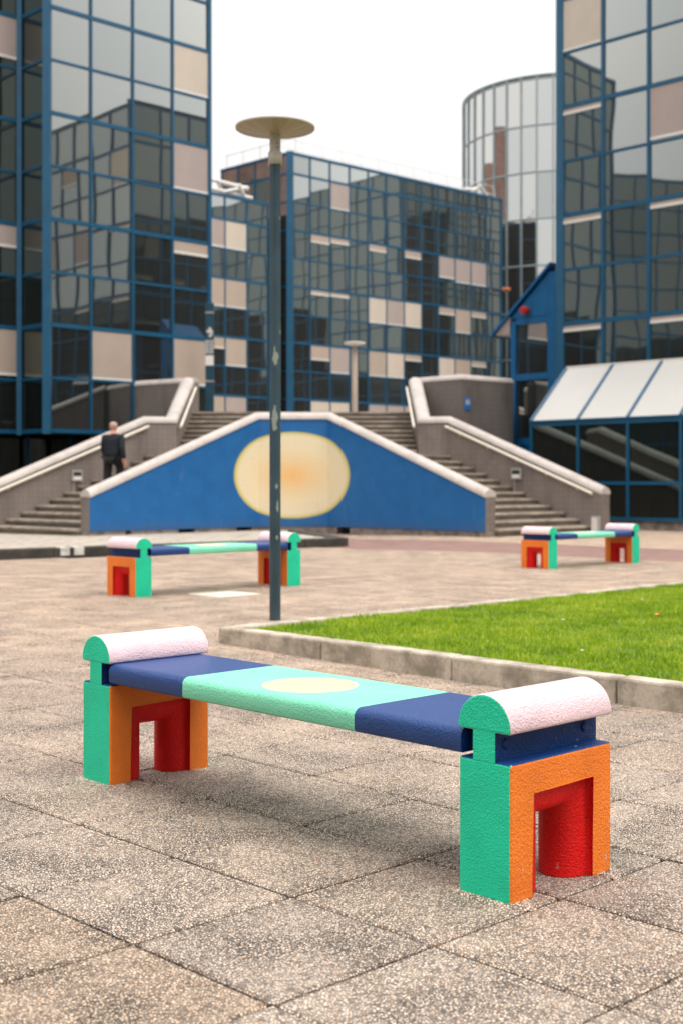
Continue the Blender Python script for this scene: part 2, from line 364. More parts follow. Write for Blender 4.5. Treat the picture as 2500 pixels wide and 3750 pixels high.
# ------------------------------------------------------------------ geometry helpers
class MB:
    """collects faces in survey units, builds ONE mesh object in metres"""
    def __init__(s): s.v = []; s.f = []; s.m = []; s.uv = {}; s.smooth = set()
    def add(s, verts, faces, mat=0, uv=None, smooth=False):
        b = len(s.v); s.v += [tuple(p) for p in verts]
        for i, f in enumerate(faces):
            if uv: s.uv[len(s.f)] = uv[i]
            if smooth: s.smooth.add(len(s.f))
            s.f.append(tuple(b + k for k in f)); s.m.append(mat)
        return s
    def obox(s, p, d, a, b, z, mat=0):
        """box: point p=(x,y), unit dir d, extents a along d, b along the left normal of d, z range"""
        n = (-d[1], d[0]); vs = []
        for zz in z:
            for (i, j) in ((0, 0), (1, 0), (1, 1), (0, 1)):
                vs.append((p[0] + d[0] * a[i] + n[0] * b[j], p[1] + d[1] * a[i] + n[1] * b[j], zz))
        return s.add(vs, [(3, 2, 1, 0), (4, 5, 6, 7), (0, 1, 5, 4), (1, 2, 6, 5), (2, 3, 7, 6), (3, 0, 4, 7)], mat)
    def box(s, x, y, z, mat=0): return s.obox((0, 0), (1, 0), x, y, z, mat)
    def prism(s, poly, z0, z1, mat=0, topmat=None):
        n = len(poly)
        s.add([(x, y, z0) for x, y in poly] + [(x, y, z1) for x, y in poly], [tuple(range(n - 1, -1, -1))] + [(i, (i + 1) % n, n + (i + 1) % n, n + i) for i in range(n)], mat)
        s.add([(x, y, z1) for x, y in poly], [tuple(range(n))], mat if topmat is None else topmat)
        return s
    def tube(s, p, q, r, seg=8, mat=0):
        p, q = Vector(p), Vector(q); d = (q - p).normalized()
        a = d.orthogonal().normalized(); b = d.cross(a)
        vs = [c + a * (r * cos(2 * pi * i / seg)) + b * (r * sin(2 * pi * i / seg)) for c in (p, q) for i in range(seg)]
        s.add(vs, [(i, (i + 1) % seg, seg + (i + 1) % seg, seg + i) for i in range(seg)], mat, smooth=True)
        return s.add(vs, [tuple(range(seg - 1, -1, -1)), tuple(range(seg, 2 * seg))], mat)
    def lathe(s, prof, seg=32, mat=0, c=(0, 0)):
        vs = [(c[0] + r * cos(2 * pi * i / seg), c[1] + r * sin(2 * pi * i / seg), z) for r, z in prof for i in range(seg)]
        fs = [(k * seg + i, k * seg + (i + 1) % seg, (k + 1) * seg + (i + 1) % seg, (k + 1) * seg + i) for k in range(len(prof) - 1) for i in range(seg)]
        return s.add(vs, fs, mat, smooth=True)
    def mesh(s, name, mats, bevel=0, segs=2):
        me = bpy.data.meshes.new(name)
        me.from_pydata([(x * U, y * U, z * U) for x, y, z in s.v], [], s.f)
        for m in (mats if isinstance(mats, (list, tuple)) else [mats]): me.materials.append(m)
        me.polygons.foreach_set('material_index', s.m)
        me.polygons.foreach_set('use_smooth', [i in s.smooth for i in range(len(s.f))])
        if s.uv:
            ul = me.uv_layers.new(name='UVMap')
            for pi_, uvs in s.uv.items():
                for k, li in enumerate(me.polygons[pi_].loop_indices): ul.data[li].uv = (uvs[k][0] * U, uvs[k][1] * U)
        if bevel:
            bm = bmesh.new(); bm.from_mesh(me)
            bmesh.ops.remove_doubles(bm, verts=bm.verts, dist=1e-5)
            es = [e for e in bm.edges if len(e.link_faces) == 2 and e.calc_face_angle(0) > 0.6]
            bmesh.ops.bevel(bm, geom=es, offset=bevel * U, segments=segs, profile=0.5, affect='EDGES', clamp_overlap=True)
            bm.to_mesh(me); bm.free()
        me.update()
        return me
    def build(s, name, mats, parent=None, bevel=0, segs=2):
        return put(name, s.mesh(name, mats, bevel, segs), parent)

def put(name, me, parent=None, loc=None, rz=0.0):
    o = bpy.data.objects.new(name, me); COL.objects.link(o)
    if parent is not None:
        o.parent = parent
    if loc is not None: o.location = (loc[0] * U, loc[1] * U, loc[2] * U)
    o.rotation_euler = (0, 0, rz)
    return o
def tag(o, label=None, cat=None, group=None, kind=None):
    for k, v in (('label', label), ('category', cat), ('group', group), ('kind', kind)):
        if v: o[k] = v
    return o
def thing(name, label, cat, loc=(0, 0, 0), rz=0.0, group=None):
    o = bpy.data.objects.new(name, None); COL.objects.link(o)
    o.empty_display_size = 0.2
    o.location = (loc[0] * U, loc[1] * U, loc[2] * U); o.rotation_euler = (0, 0, rz)
    return tag(o, label, cat, group)
def copy_tree(o, parent=None):
    c = o.copy(); COL.objects.link(c)
    if parent is not None: c.parent = parent
    for ch in o.children: copy_tree(ch, c)
    return c
def S(t):
    t = max(0.0, min(1.0, t)); return t * t * (3 - 2 * t)
def gz(x, y):
    """the plaza falls gently towards the platform on the left"""
    side = S((2.8 - x) / 3.0)
    return side * (0.08 * S((y - 8) / 4.5) - 0.15 * S((y - 16.5) / 5.5))
def on_line(px, p, d):
    """distance along p+t*d at which the survey ray of photo column px crosses it"""
    k = (px - 1250) / 4746.0
    return (k * p[1] - p[0]) / (d[0] - k * d[1])
R2 = sqrt(0.5)

# ------------------------------------------------------------------ ground
def grid_sheet(name, xs, ys, dz, mat, keep=None, parent=None):
    mb = MB(); nx, ny = len(xs), len(ys)
    vs = [(x, y, gz(x, y) + dz) for y in ys for x in xs]
    fs = [(j * nx + i, j * nx + i + 1, (j + 1) * nx + i + 1, (j + 1) * nx + i) for j in range(ny - 1) for i in range(nx - 1)]
    mb.add(vs, fs); return mb.build(name, mat, parent)
xs = [-1500, -300, -80] + [-40 + i for i in range(81)] + [80, 300, 1500]
ys = [-1500, -300, -60, -20] + [-8 + i for i in range(110)] + [140, 300, 1500]
plaza = grid_sheet('ground', xs, ys, -0.055, M_JOINT)
tag(plaza, kind='structure')

# lawn frame (its kerb runs on the bench's 45 degree grid)
TH = 0.800
UD = (cos(TH), -sin(TH)); VD = (sin(TH), cos(TH))
LC = (-0.945, 9.90)                      # outer corner of the lawn kerb
def lawn(u, v): return (LC[0] + UD[0] * u + VD[0] * v, LC[1] + UD[1] * u + VD[1] * v)
def in_lawn(x, y, m=0.0):
    a, b = x - LC[0], y - LC[1]
    return a * UD[0] + b * UD[1] > m and a * VD[0] + b * VD[1] > m

# platform in front of the left stairs
PD = (0.775, 0.632); PF = (-4.26, 23.5)
PLAT_Z = 0.095
def pf(t): return (PF[0] + PD[0] * t, PF[1] + PD[1] * t)
plat_end = pf(5.65)
def in_plat(x, y):
    a, b = x - PF[0], y - PF[1]
    return a * -PD[1] + b * PD[0] > -0.05 and x < plat_end[0] + 0.1

G = 0.575; V0 = 2.045; U0 = -2.34
slab = MB(); hs = G / 2 - 0.0075
rs_ = random.Random(3)
slab.box((-hs, hs), (-hs, hs), (-0.05, 0.0))
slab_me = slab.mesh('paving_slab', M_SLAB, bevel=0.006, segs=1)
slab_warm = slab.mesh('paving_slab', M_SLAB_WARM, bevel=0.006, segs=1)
slab_pale = slab.mesh('paving_slab', M_SLAB_PALE, bevel=0.006, segs=1)
cells = []
for i in range(-90, 60):
    for j in range(-30, 80):
        uu, vv = U0 + (i + 0.5) * G, V0 + (j + 0.5) * G
        x, y = UD[0] * uu + VD[0] * vv, UD[1] * uu + VD[1] * vv
        if y < 0.6 or y > 29.5 or abs(x) > 0.2634 * y + 3.2: continue
        if in_lawn(x, y, 0.25) or in_plat(x, y): continue
        if x + y > 26.2 and x > -1.2: continue
        vis = abs(x) < 0.2634 * y + 0.3 and y > 2.75
        cells.append((0 if vis else 1, y, x, rs_.random(), j < 0))
cells.sort()
pale_spots = [(-1.0, 13.75), (0.35, 14.45), (0.8, 14.9), (-0.05, 14.8)]
pale_idx = set()
for k, s_ in enumerate(pale_spots):
    pale_idx.add(min(range(len(cells)), key=lambda q: (cells[q][2] - s_[0]) ** 2 + (cells[q][1] - s_[1]) ** 2))
rest = MB(); tints = []
RZ = -TH
for n_, (far, y, x, r, wrm) in enumerate(cells):
    e = 0.3
    sxx = (gz(x + e, y) - gz(x - e, y)) / (2 * e); syy = (gz(x, y + e) - gz(x, y - e)) / (2 * e)
    dz = rs_.uniform(-0.0012, 0.0012)
    if n_ < 299 or n_ in pale_idx:
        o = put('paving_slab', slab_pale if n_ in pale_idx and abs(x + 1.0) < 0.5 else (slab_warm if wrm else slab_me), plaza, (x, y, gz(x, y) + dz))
        nrm = Vector((-sxx + rs_.uniform(-.001, .001), -syy + rs_.uniform(-.001, .001), 1)).normalized()
        q = Vector((0, 0, 1)).rotation_difference(nrm) @ Matrix.Rotation(RZ + rs_.choice((0, 1, 2, 3)) * pi / 2, 3, 'Z').to_quaternion()
        o.rotation_euler = q.to_euler()
    else:
        h2 = G / 2 - 0.0085
        pts = [(x + UD[0] * a + VD[0] * b, y + UD[1] * a + VD[1] * b) for a, b in ((-h2, -h2), (h2, -h2), (h2, h2), (-h2, h2))]
        top = [(px, py, gz(px, py) + dz) for px, py in pts]; bot = [(px, py, gz(px, py) - 0.05) for px, py in pts]
        rest.add(top + bot, [(0, 1, 2, 3), (0, 4, 5, 1), (1, 5, 6, 2), (2, 6, 7, 3), (3, 7, 4, 0)])
        tints += [r] * 5
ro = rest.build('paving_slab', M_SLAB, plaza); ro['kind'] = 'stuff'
at = ro.data.attributes.new('tint', 'FLOAT', 'FACE'); at.data.foreach_set('value', tints)

# worn pale mortar round the near bench feet is part of the plaza
def strip_sheet(name, a, b, na, nb, dz, mat):
    """sheet over two edge polylines a and b, following the ground"""
    mb = MB(); vs = []
    for i in range(na + 1):
        t = i / na
        pa = (a[0][0] + (a[1][0] - a[0][0]) * t, a[0][1] + (a[1][1] - a[0][1]) * t)
        pb = (b[0][0] + (b[1][0] - b[0][0]) * t, b[0][1] + (b[1][1] - b[0][1]) * t)
        for j in range(nb + 1):
            q = j / nb; x = pa[0] + (pb[0] - pa[0]) * q; y = pa[1] + (pb[1] - pa[1]) * q
            vs.append((x, y, gz(x, y) + dz))
    mb.add(vs, [(i * (nb + 1) + j, (i + 1) * (nb + 1) + j, (i + 1) * (nb + 1) + j + 1, i * (nb + 1) + j + 1) for i in range(na) for j in range(nb)])
    return mb.build(name, mat)
tag(strip_sheet('brick_path', ((-1.0, 26.9), (13.0, 12.9)), ((-1.0, 31.6), (13.0, 17.6)), 28, 8, -0.006, M_BRICKPAVE), kind='structure')
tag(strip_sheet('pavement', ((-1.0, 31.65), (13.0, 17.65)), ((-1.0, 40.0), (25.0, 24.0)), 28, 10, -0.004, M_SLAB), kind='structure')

# platform with its blackened kerb stones
PLP = [pf(-9.0), plat_end, (-0.95, 31.4), (-1.1, 33.75), (-2.2, 33.75), (-5.8, 30.1), (-5.9, 33.0), (-14, 38), (-20, 30)]
def plat_z(x, y):
    return PLAT_Z - 0.0115 * max(0, (x - PF[0]) * -PD[1] + (y - PF[1]) * PD[0])
pm_ = MB(); nP_ = len(PLP)
pm_.add([(x, y, plat_z(x, y)) for x, y in PLP], [tuple(range(nP_))])
pm_.add([(x, y, -0.3) for x, y in PLP] + [(x, y, plat_z(x, y)) for x, y in PLP], [(i, (i + 1) % nP_, nP_ + (i + 1) % nP_, nP_ + i) for i in range(nP_)])
plat = pm_.build('platform', [M_PLATFORM])
tag(plat, kind='structure')
kl = 1.12; k0 = -8.4
kb = MB().obox((0, 0), (1, 0), (0.006, kl - 0.006), (-0.03, 0.30), (-0.26, 0.012))
kb_me = kb.mesh('kerb_stone', M_DARKKERB, bevel=0.018)
n_k = int((5.65 - k0) / kl) + 1
for i in range(n_k):
    p = pf(k0 + i * kl + (5.65 - k0 - n_k * kl) + 0.0)
    o = put('kerb_stone', kb_me, plat, (p[0], p[1], PLAT_Z), atan2(PD[1], PD[0]))
for i in range(4):
    a = (plat_end[0], plat_end[1]); b = (-0.95, 31.4); L_ = hypot(b[0] - a[0], b[1] - a[1]); d = ((b[0] - a[0]) / L_, (b[1] - a[1]) / L_)
    o = put('kerb_stone', kb_me, plat, (a[0] + d[0] * (0.03 + i * 1.19), a[1] + d[1] * (0.03 + i * 1.19), PLAT_Z), atan2(d[1], d[0]))
for t0, t1 in ((-0.93, -0.755), (-0.66, -0.47)):
    m_ = MB().obox(pf(t0), PD, (0, t1 - t0), (-0.045, 0.16), (PLAT_Z - 0.13, PLAT_Z + 0.016))
    m_.build('white_marking', M_WHITEMARK, plat, bevel=0.003)

# ------------------------------------------------------------------ lawn
lw = thing('lawn_kerb', 'low stained concrete kerb edging the green lawn behind the near bench', 'kerb', (LC[0], LC[1], 0), RZ)
KH, KW = 0.150, 0.135
edges = [0, 1.14, 2.35, 3.58, 4.80, 6.02, 7.24, 8.46]
kr = random.Random(5)
for i in range(len(edges) - 1):
    j = [kr.uniform(-0.003, 0.003) for _ in range(3)]
    mb = MB().box((edges[i] + 0.005, edges[i + 1] - 0.005), (0 + j[0], KW + j[0]), (-0.2, KH + j[1]))
    mb.build('kerb_stone', M_KERB, lw, bevel=0.016, segs=2)
for i in range(9):
    j = kr.uniform(-0.003, 0.003)
    a0 = KW + 0.01 + i * 1.2
    MB().box((0 + j, KW + j), (a0, a0 + 1.19), (-0.2, KH + kr.uniform(-.003, .003))).build('kerb_stone', M_KERB, lw, bevel=0.016, segs=2)
soil = MB()
pts = [lawn(KW, KW), lawn(8.46, KW), lawn(8.46, 10.9), lawn(KW, 10.9)]
soil.prism(pts, -0.1, 0.122)
tag(soil.build('lawn', M_SOIL), kind='structure')

import numpy as np
def grass():
    rng = np.random.default_rng(4)
    n = 300000
    # density is even over the visible part of the lawn plus a margin
    uu = rng.uniform(KW - 0.006, 8.3, n); vv = rng.uniform(KW - 0.006, 10.6, n)
    X = LC[0] + UD[0] * uu + VD[0] * vv; Y = LC[1] + UD[1] * uu + VD[1] * vv
    keep = (X < 0.2634 * Y + 1.0) & (Y < 17)
    X, Y = X[keep], Y[keep]; n = len(X)
    # clumping
    cl_ = (np.sin(X * 9.1 + np.sin(Y * 7.3) * 2) + np.sin(Y * 11.7 + np.sin(X * 5.9) * 2)) * 0.25 + (np.sin(X * 2.1 + Y * 1.3) * 0.25)
    h = (0.022 + 0.022 * rng.random(n)) * (1 + 0.6 * cl_)
    tall = rng.random(n) > 0.985; h[tall] *= 1.5
    a = rng.uniform(0, 2 * pi, n); w = 0.0028 + 0.002 * rng.random(n)
    lean = h * rng.uniform(0.2, 0.95, n); la = rng.uniform(0, 2 * pi, n)
    z0 = 0.118
    ca, sa = np.cos(a) * w, np.sin(a) * w
    lx, ly = np.cos(la) * lean, np.sin(la) * lean
    V = np.empty((n, 5, 3), np.float32)
    V[:, 0] = np.stack([X - ca, Y - sa, np.full(n, z0)], 1)
    V[:, 1] = np.stack([X + ca, Y + sa, np.full(n, z0)], 1)
    V[:, 2] = np.stack([X + ca * .75 + lx * .35, Y + sa * .75 + ly * .35, z0 + h * .6], 1)
    V[:, 3] = np.stack([X - ca * .75 + lx * .35, Y - sa * .75 + ly * .35, z0 + h * .6], 1)
    V[:, 4] = np.stack([X + lx, Y + ly, z0 + h], 1)
    V *= U
    base = (np.arange(n) * 5)[:, None]
    loops = np.concatenate([base + np.array([0, 1, 2, 3]), base + np.array([3, 2, 4])], 1).astype(np.int32)
    me = bpy.data.meshes.new('grass')
    me.vertices.add(n * 5); me.vertices.foreach_set('co', V.ravel())
    me.loops.add(n * 7); me.loops.foreach_set('vertex_index', loops.ravel())
    me.polygons.add(n * 2)
    st = np.stack([np.arange(n) * 7, np.arange(n) * 7 + 4], 1).astype(np.int32).ravel()
    me.polygons.foreach_set('loop_start', st)
    me.update(calc_edges=True)
    me.materials.append(M_GRASS)
    tt = np.repeat(rng.random(n).astype(np.float32), 2)
    at_ = me.attributes.new('tint', 'FLOAT', 'FACE'); at_.data.foreach_set('value', tt)
    o = bpy.data.objects.new('grass', me); COL.objects.link(o)
    tag(o, 'short green grass filling the kerbed lawn', 'grass', kind='stuff')
grass()

def on_lawn(px, py):
    z = 0.15; Y = (1.25 - z) * 4746 / (py - 1769); return ((px - 1250) / 4746 * Y, Y, z)
lf = thing('fallen_leaf', 'single curled orange leaf lying on the lawn', 'leaf', on_lawn(2412, 2252), 0.6)
MB().add([(-.045, 0, 0), (-.01, -.028, .012), (.04, 0, .004), (-.01, .028, .014)], [(0, 1, 2), (0, 2, 3)]).build('blade', M_AMBER, lf)
MB().tube((.04, 0, .004), (.07, .01, 0), .002, 5).build('stalk', M_AMBER, lf)
daisy = MB().lathe([(0.002, 0.012), (0.016, 0.014), (0.004, 0.019), (0.0005, 0.020)], 8).mesh('daisy', M_WHITE)
for q_, where in (((1690, 2222), 'near the far corner of the lawn by the paving'), ((2060, 2276), 'in the middle of the lawn, left of the orange leaf'),
                  ((2349, 2200), 'just behind the orange leaf'), ((2130, 2390), 'close to the front kerb, above the pink arm roll')):
    tag(put('daisy', daisy, None, on_lawn(*q_)), 'tiny white daisy ' + where, 'flower', 'daisies in the lawn')

# ------------------------------------------------------------------ walls with copings
def mitre(path):
    """unit left normals scaled for mitred offsets along a horizontal polyline"""
    out_ = []
    n = len(path)
    for i in range(n):
        ns = []
        for a, b in ((i - 1, i), (i, i + 1)):
            if a < 0 or b >= n: continue
            dx, dy = path[b][0] - path[a][0], path[b][1] - path[a][1]; L_ = hypot(dx, dy)
            ns.append((-dy / L_, dx / L_))
        if len(ns) == 1: out_.append(ns[0])
        else:
            mx_, my_ = ns[0][0] + ns[1][0], ns[0][1] + ns[1][1]; k = 2 / (mx_ * mx_ + my_ * my_)
            out_.append((mx_ * k, my_ * k))
    return out_
def ribbon(mb, path, o0, o1, zb, mats=(0, 0), face_mat0=None):
    """solid wall from offset o0 to o1 of path (x,y,ztop); UV = run length, height"""
    nm = mitre(path); s = [0.0]
    for a, b in zip(path, path[1:]): s.append(s[-1] + hypot(b[0] - a[0], b[1] - a[1]))
    def P(i, o, z): return (path[i][0] + nm[i][0] * o, path[i][1] + nm[i][1] * o, z)
    for i in range(len(path) - 1):
        za, zb_ = path[i][2], path[i + 1][2]
        uvq = [(s[i], zb), (s[i + 1], zb), (s[i + 1], zb_), (s[i], za)]
        mb.add([P(i, o0, zb), P(i + 1, o0, zb), P(i + 1, o0, zb_), P(i, o0, za)], [(0, 1, 2, 3)], mats[0], [uvq])
        mb.add([P(i, o1, zb), P(i + 1, o1, zb), P(i + 1, o1, zb_), P(i, o1, za)], [(3, 2, 1, 0)], mats[1], [uvq[::-1]])
        mb.add([P(i, o0, za), P(i + 1, o0, zb_), P(i + 1, o1, zb_), P(i, o1, za)], [(0, 1, 2, 3)], mats[1], [[(s[i], 0), (s[i + 1], 0), (s[i + 1], .3), (s[i], .3)]])
        mb.add([P(i, o0, zb), P(i + 1, o0, zb), P(i + 1, o1, zb), P(i, o1, zb)], [(3, 2, 1, 0)], mats[1], [[(0, 0)] * 4])
    for i, fl in ((0, False), (len(path) - 1, True)):
        q = [P(i, o0, zb), P(i, o0, path[i][2]), P(i, o1, path[i][2]), P(i, o1, zb)]
        uvq = [(0, zb), (0, path[i][2]), (o1 - o0, path[i][2]), (o1 - o0, zb)]
        if fl: q, uvq = q[::-1], uvq[::-1]
        mb.add(q, [(0, 1, 2, 3)], mats[1], [uvq])
    return mb
def coping(mb, path, oc, w, drop=0.13, seg=10, round_ends=True):
    """bullnose coping: path z is its crown"""
    nm = mitre(path); prof = [(-w, -w * 0.8 - drop)]
    for k in range(seg + 1):
        a = pi - pi * k / seg; prof.append((w * cos(a), -w * 0.8 + w * 0.8 * sin(a)))
    prof.append((w, -w * 0.8 - drop)); m = len(prof)
    vs = [(x + nm[i][0] * (oc + o), y + nm[i][1] * (oc + o), z + h) for i, (x, y, z) in enumerate(path) for o, h in prof]
    fs = [(i * m + k + 1, i * m + k, (i + 1) * m + k, (i + 1) * m + k + 1) for i in range(len(path) - 1) for k in range(m - 1)]
    mb.add(vs, fs, 0, smooth=True)
    mb.add(vs, [tuple(i * m + m - 1 for i in (0, 1)) + (m, 0)] if False else [], 0)
    for i in range(len(path) - 1):
        mb.add([vs[i * m], vs[i * m + m - 1], vs[(i + 1) * m + m - 1], vs[(i + 1) * m]], [(0, 1, 2, 3)], 0)
    L = (len(path) - 1) * m
    mb.add(vs[:m], [tuple(range(m))], 0); mb.add(vs[L:L + m], [tuple(range(m - 1, -1, -1))], 0)
    return mb

AX = -1.25
def mir(p): return (2 * AX - p[0],) + tuple(p[1:])
FR, ER = (-0.35, 33.7), (3.33, 30.02)
FL, EL = mir(FR), mir(ER)
CT, CE = 3.10, 1.10          # coping crown at centre and at the ends
mural_wall = thing('mural_wall', 'blue painted stair wall with a big yellow sun between the two flights', 'wall', (0, 0, 0))
CW = 0.21
cp = [EL + (CE,), FL + (CT,), FR + (CT,), ER + (CE,)]
low = [(x, y, z - 0.17) for x, y, z in cp]
lw_len = hypot(FL[0] - EL[0], FL[1] - EL[1]); c_len = FR[0] - FL[0]
sL = lw_len - 0.84; sR = lw_len + c_len + 0.80
M_MURAL = mural_mat((sL + sR) / 2 * U, 1.455 * U, (sR - sL) / 2 * U, 1.135 * U)
PB = 0.117
mb = ribbon(MB(), low, 0.0, 0.36, PB, (0, 1))
mb.build('wall_panel', [M_MURAL, M_TILEWALL], mural_wall)
coping(MB(), cp, 0.18, CW, 0.02).build('coping', M_COPING, mural_wall)
# plinth in lengths, with the dark drain slots left open between them
dl = ((FL[0] - EL[0]) / lw_len, (FL[1] - EL[1]) / lw_len); dr = ((ER[0] - FR[0]) / lw_len, (ER[1] - FR[1]) / lw_len)
def slots(p, d, L_, pxs):
    cuts = [(max(0, on_line(a, p, d)), min(L_, on_line(b, p, d))) for a, b in pxs]
    t = 0.0; segs = []
    for a, b in cuts: segs.append((t, a)); t = b
    segs.append((t, L_)); return segs
for p, d, L_, pxs in ((EL, dl, lw_len, ((462, 482), (656, 717), (868, 926))), (FL, (1, 0), c_len, ()), (FR, dr, lw_len, ((1231, 1278),))):
    for a, b in slots(p, d, L_, pxs):
        MB().obox(p, d, (a, b), (0.02, 0.34), (-0.15, PB - 0.002)).build('plinth', M_PLINTH, mural_wall)
MB().obox(EL, dl, (0.3, lw_len), (0.2, 0.3), (-0.15, PB - 0.004)).build('drain_recess', M_DARK, mural_wall)
MB().obox(FR, dr, (0.05, lw_len - 0.3), (0.2, 0.3), (-0.15, PB - 0.004)).build('drain_recess', M_DARK, mural_wall)

# outer stair walls
OW = 0.17
def outer(side):
    f = (lambda p: p) if side > 0 else mir
    t_ = 0.34 * side * -1.0
    core = [(6.57, 32.75, 1.15), (2.97, 36.35, 3.13), (2.16, 36.58, 3.13), (2.12, 40.45, 4.56)]
    path = [f(p) for p in core]
    return path
pr = outer(1); plft = outer(-1)
plft = [(-13.05, 28.77, -1.05)] + plft if False else plft
# inner face is the path; the wall body lies outside it (right of travel for the right wall)
wall_r = thing('stair_wall', 'grey tiled stair wall climbing on the right of the blue mural, with wall box', 'wall', group='tiled walls flanking the stairs')
wall_l = thing('stair_wall', 'grey tiled stair wall climbing on the left, behind the walking man', 'wall', group='tiled walls flanking the stairs')
for root, path, sg in ((wall_r, pr, -1), (wall_l, plft, 1)):
    lo_ = [(x, y, z - 0.17) for x, y, z in path]
    if sg < 0: ribbon(MB(), lo_, -0.36, 0.0, -0.3, (0, 0)).build('wall_panel', M_TILEWALL, root)
    else: ribbon(MB(), lo_, 0.0, 0.36, -0.3, (0, 0)).build('wall_panel', M_TILEWALL, root)
    coping(MB(), path, 0.18 * sg, CW, 0.02).build('coping', M_COPING, root)

# parapets of the upper terrace
TZ = 3.46
par_r = thing('terrace_parapet', 'folded grey tiled parapet block with a small blue sign, right of the stairs', 'wall')
pp = [(2.30, 40.55, 4.56), (3.62, 39.15, 4.56), (5.40, 40.80, 4.56)]
ribbon(MB(), [(x, y, z - 0.15) for x, y, z in pp], 0.0, 0.34, -0.2, (0, 0)).build('wall_panel', M_TILEWALL, par_r)
coping(MB(), pp, 0.17, 0.19, 0.02).build('coping', M_COPING, par_r)
par_l = thing('terrace_parapet', 'grey tiled parapet wall running from the top of the stairs to the left glass tower', 'wall')
pq = [(-6.95, 42.0, 4.56), (-4.66, 40.45, 4.56)]
ribbon(MB(), [(x, y, z - 0.15) for x, y, z in pq], 0.0, 0.34, -0.2, (0, 0)).build('wall_panel', M_TILEWALL, par_l)
coping(MB(), pq, 0.17, 0.19, 0.02).build('coping', M_COPING, par_l)
# upper terrace
terr = MB().prism([(-4.66, 40.62), (2.2, 40.62), (3.64, 39.45), (5.2, 41.1), (8.0, 48), (30, 70), (30, 140), (-40, 140), (-40, 62), (-14, 50), (-6.9, 42.2)], -0.2, TZ)
tag(terr.build('upper_terrace', M_PLATFORM), kind='structure')

# ------------------------------------------------------------------ stairs: every step a part
stairs = thing('staircase', 'weathered concrete staircase, two angled flights joining below one wide upper flight', 'staircase')
NS, LH = 12, 2.03
run0 = 5.2 / NS; rise = LH / NS
for sgn in (1, -1):
    for i in range(NS):
        a = (-R2, R2)
        p0 = (3.57 + 0.08, 30.26 - 0.08)
        q = (p0[0] + a[0] * run0 * i, p0[1] + a[1] * run0 * i)
        d = (R2, R2); w_ = 3.87
        z1 = rise * (i + 1); zb_ = max(-0.2, z1 - 0.5)
        c0 = (q[0], q[1]); c1 = (q[0] + d[0] * w_, q[1] + d[1] * w_)
        bk = run0 + 0.06
        c2 = (c1[0] + a[0] * bk, c1[1] + a[1] * bk); c3 = (c0[0] + a[0] * bk, c0[1] + a[1] * bk)
        def ins(pa, k): return (pa[0] - a[0] * k, pa[1] - a[1] * k)
        poly = [c0, c1, c2, c3]
        nose = [ins(c0, 0.025), ins(c1, 0.025), c2, c3]
        if sgn < 0: poly = [mir(p) for p in poly][::-1]; nose = [mir(p) for p in nose][::-1]
        m = MB().prism(poly, zb_, z1 - 0.055, 1).prism(nose, z1 - 0.052, z1, 0)
        m.build('step', [M_TREAD, M_RISER], stairs)
NU = 9
r2 = (TZ - LH) / NU; run2 = (40.6 - 36.62) / NU
for i in range(NU):
    y0 = 36.62 + run2 * i; z1 = LH + r2 * (i + 1)
    m = MB().box((-4.62, 2.12), (y0, y0 + run2 + 0.06), (z1 - 0.5, z1 - 0.052), 1).box((-4.62, 2.12), (y0 - 0.025, y0 + run2 + 0.06), (z1 - 0.05, z1), 0)
    m.build('step', [M_TREAD, M_RISER], stairs)
land = [(0.10, 33.70), (2.97, 36.45), (2.12, 36.62), (-4.62, 36.62), (-5.47, 36.45), (-2.60, 33.70), (-2.2, 34.04), (-0.3, 34.04)]
MB().prism(land, 1.4, LH - 0.004).build('landing', M_TREAD, stairs)

# handrails
def rail(pts, label, nb=4, off=(0, 0)):
    r = thing('handrail', label, 'handrail', group='pale handrails along the stair walls')
    m = MB()
    for a, b in zip(pts, pts[1:]): m.tube(a, b, 0.038, 10)
    m.build('rail', M_RAIL, r)
    for k in range(nb):
        t = (k + 0.5) / nb; a, b = pts[0], pts[-1]
        p = [a[i] + (b[i] - a[i]) * t for i in range(3)]
        MB().tube((p[0], p[1], p[2] - 0.02), (p[0] + off[0], p[1] + off[1], p[2] - 0.10), 0.014, 6).build('bracket', M_RAIL, r)
i_ = 0.075 * R2
for sg, f in ((1, lambda p: p), (-1, mir)):
    side = 'right' if sg > 0 else 'left'
    a = f((6.40 - i_, 32.92 - i_, 0.98)); b = f((2.95 - i_, 36.37 - i_, 2.84))
    rail([a, b], 'long pale handrail on the lower stair wall %s of the blue mural' % side, 5, (i_ * sg, i_))
    a = f((2.04, 36.65, 2.84)); b = f((2.02, 40.3, 4.22))
    rail([a, b], 'short pale handrail of the upper flight on its %s side' % side, 2, (0.09 * sg, 0))

# grey boxes on the stair walls
def wallbox(px, z, side, label):
    p = (6.57, 32.75); d = (-R2, R2)
    if side < 0: p = mir(p); d = (R2, R2)
    t = on_line(px, p, d)
    c = (p[0] + d[0] * t, p[1] + d[1] * t)
    r = thing('wall_box', label, 'wall box', (c[0], c[1], z), atan2(-R2, R2 * 1.0) if side > 0 else atan2(R2, R2), 'grey boxes on the stair walls')
    MB().box((-0.17, 0.17), (-0.07, -0.002), (-0.15, 0.15)).build('casing', M_GREYBOX, r, bevel=0.012)
    MB().box((-0.12, 0.12), (-0.075, -0.0705), (0.0, 0.09)).build('dark_window', M_DARK, r)
    MB().box((-0.12, 0.12), (-0.075, -0.0705), (-0.11, -0.03)).build('pale_plate', M_WHITE, r)
    MB().box((-0.10, -0.07), (-0.03, -0.002), (-0.75, -0.151)).build('conduit', M_GREYBOX, r)
wallbox(1893, 1.50, 1, 'small grey box with dark window on the right stair wall')
wallbox(279, 1.45, -1, 'small grey box with dark window on the left stair wall')
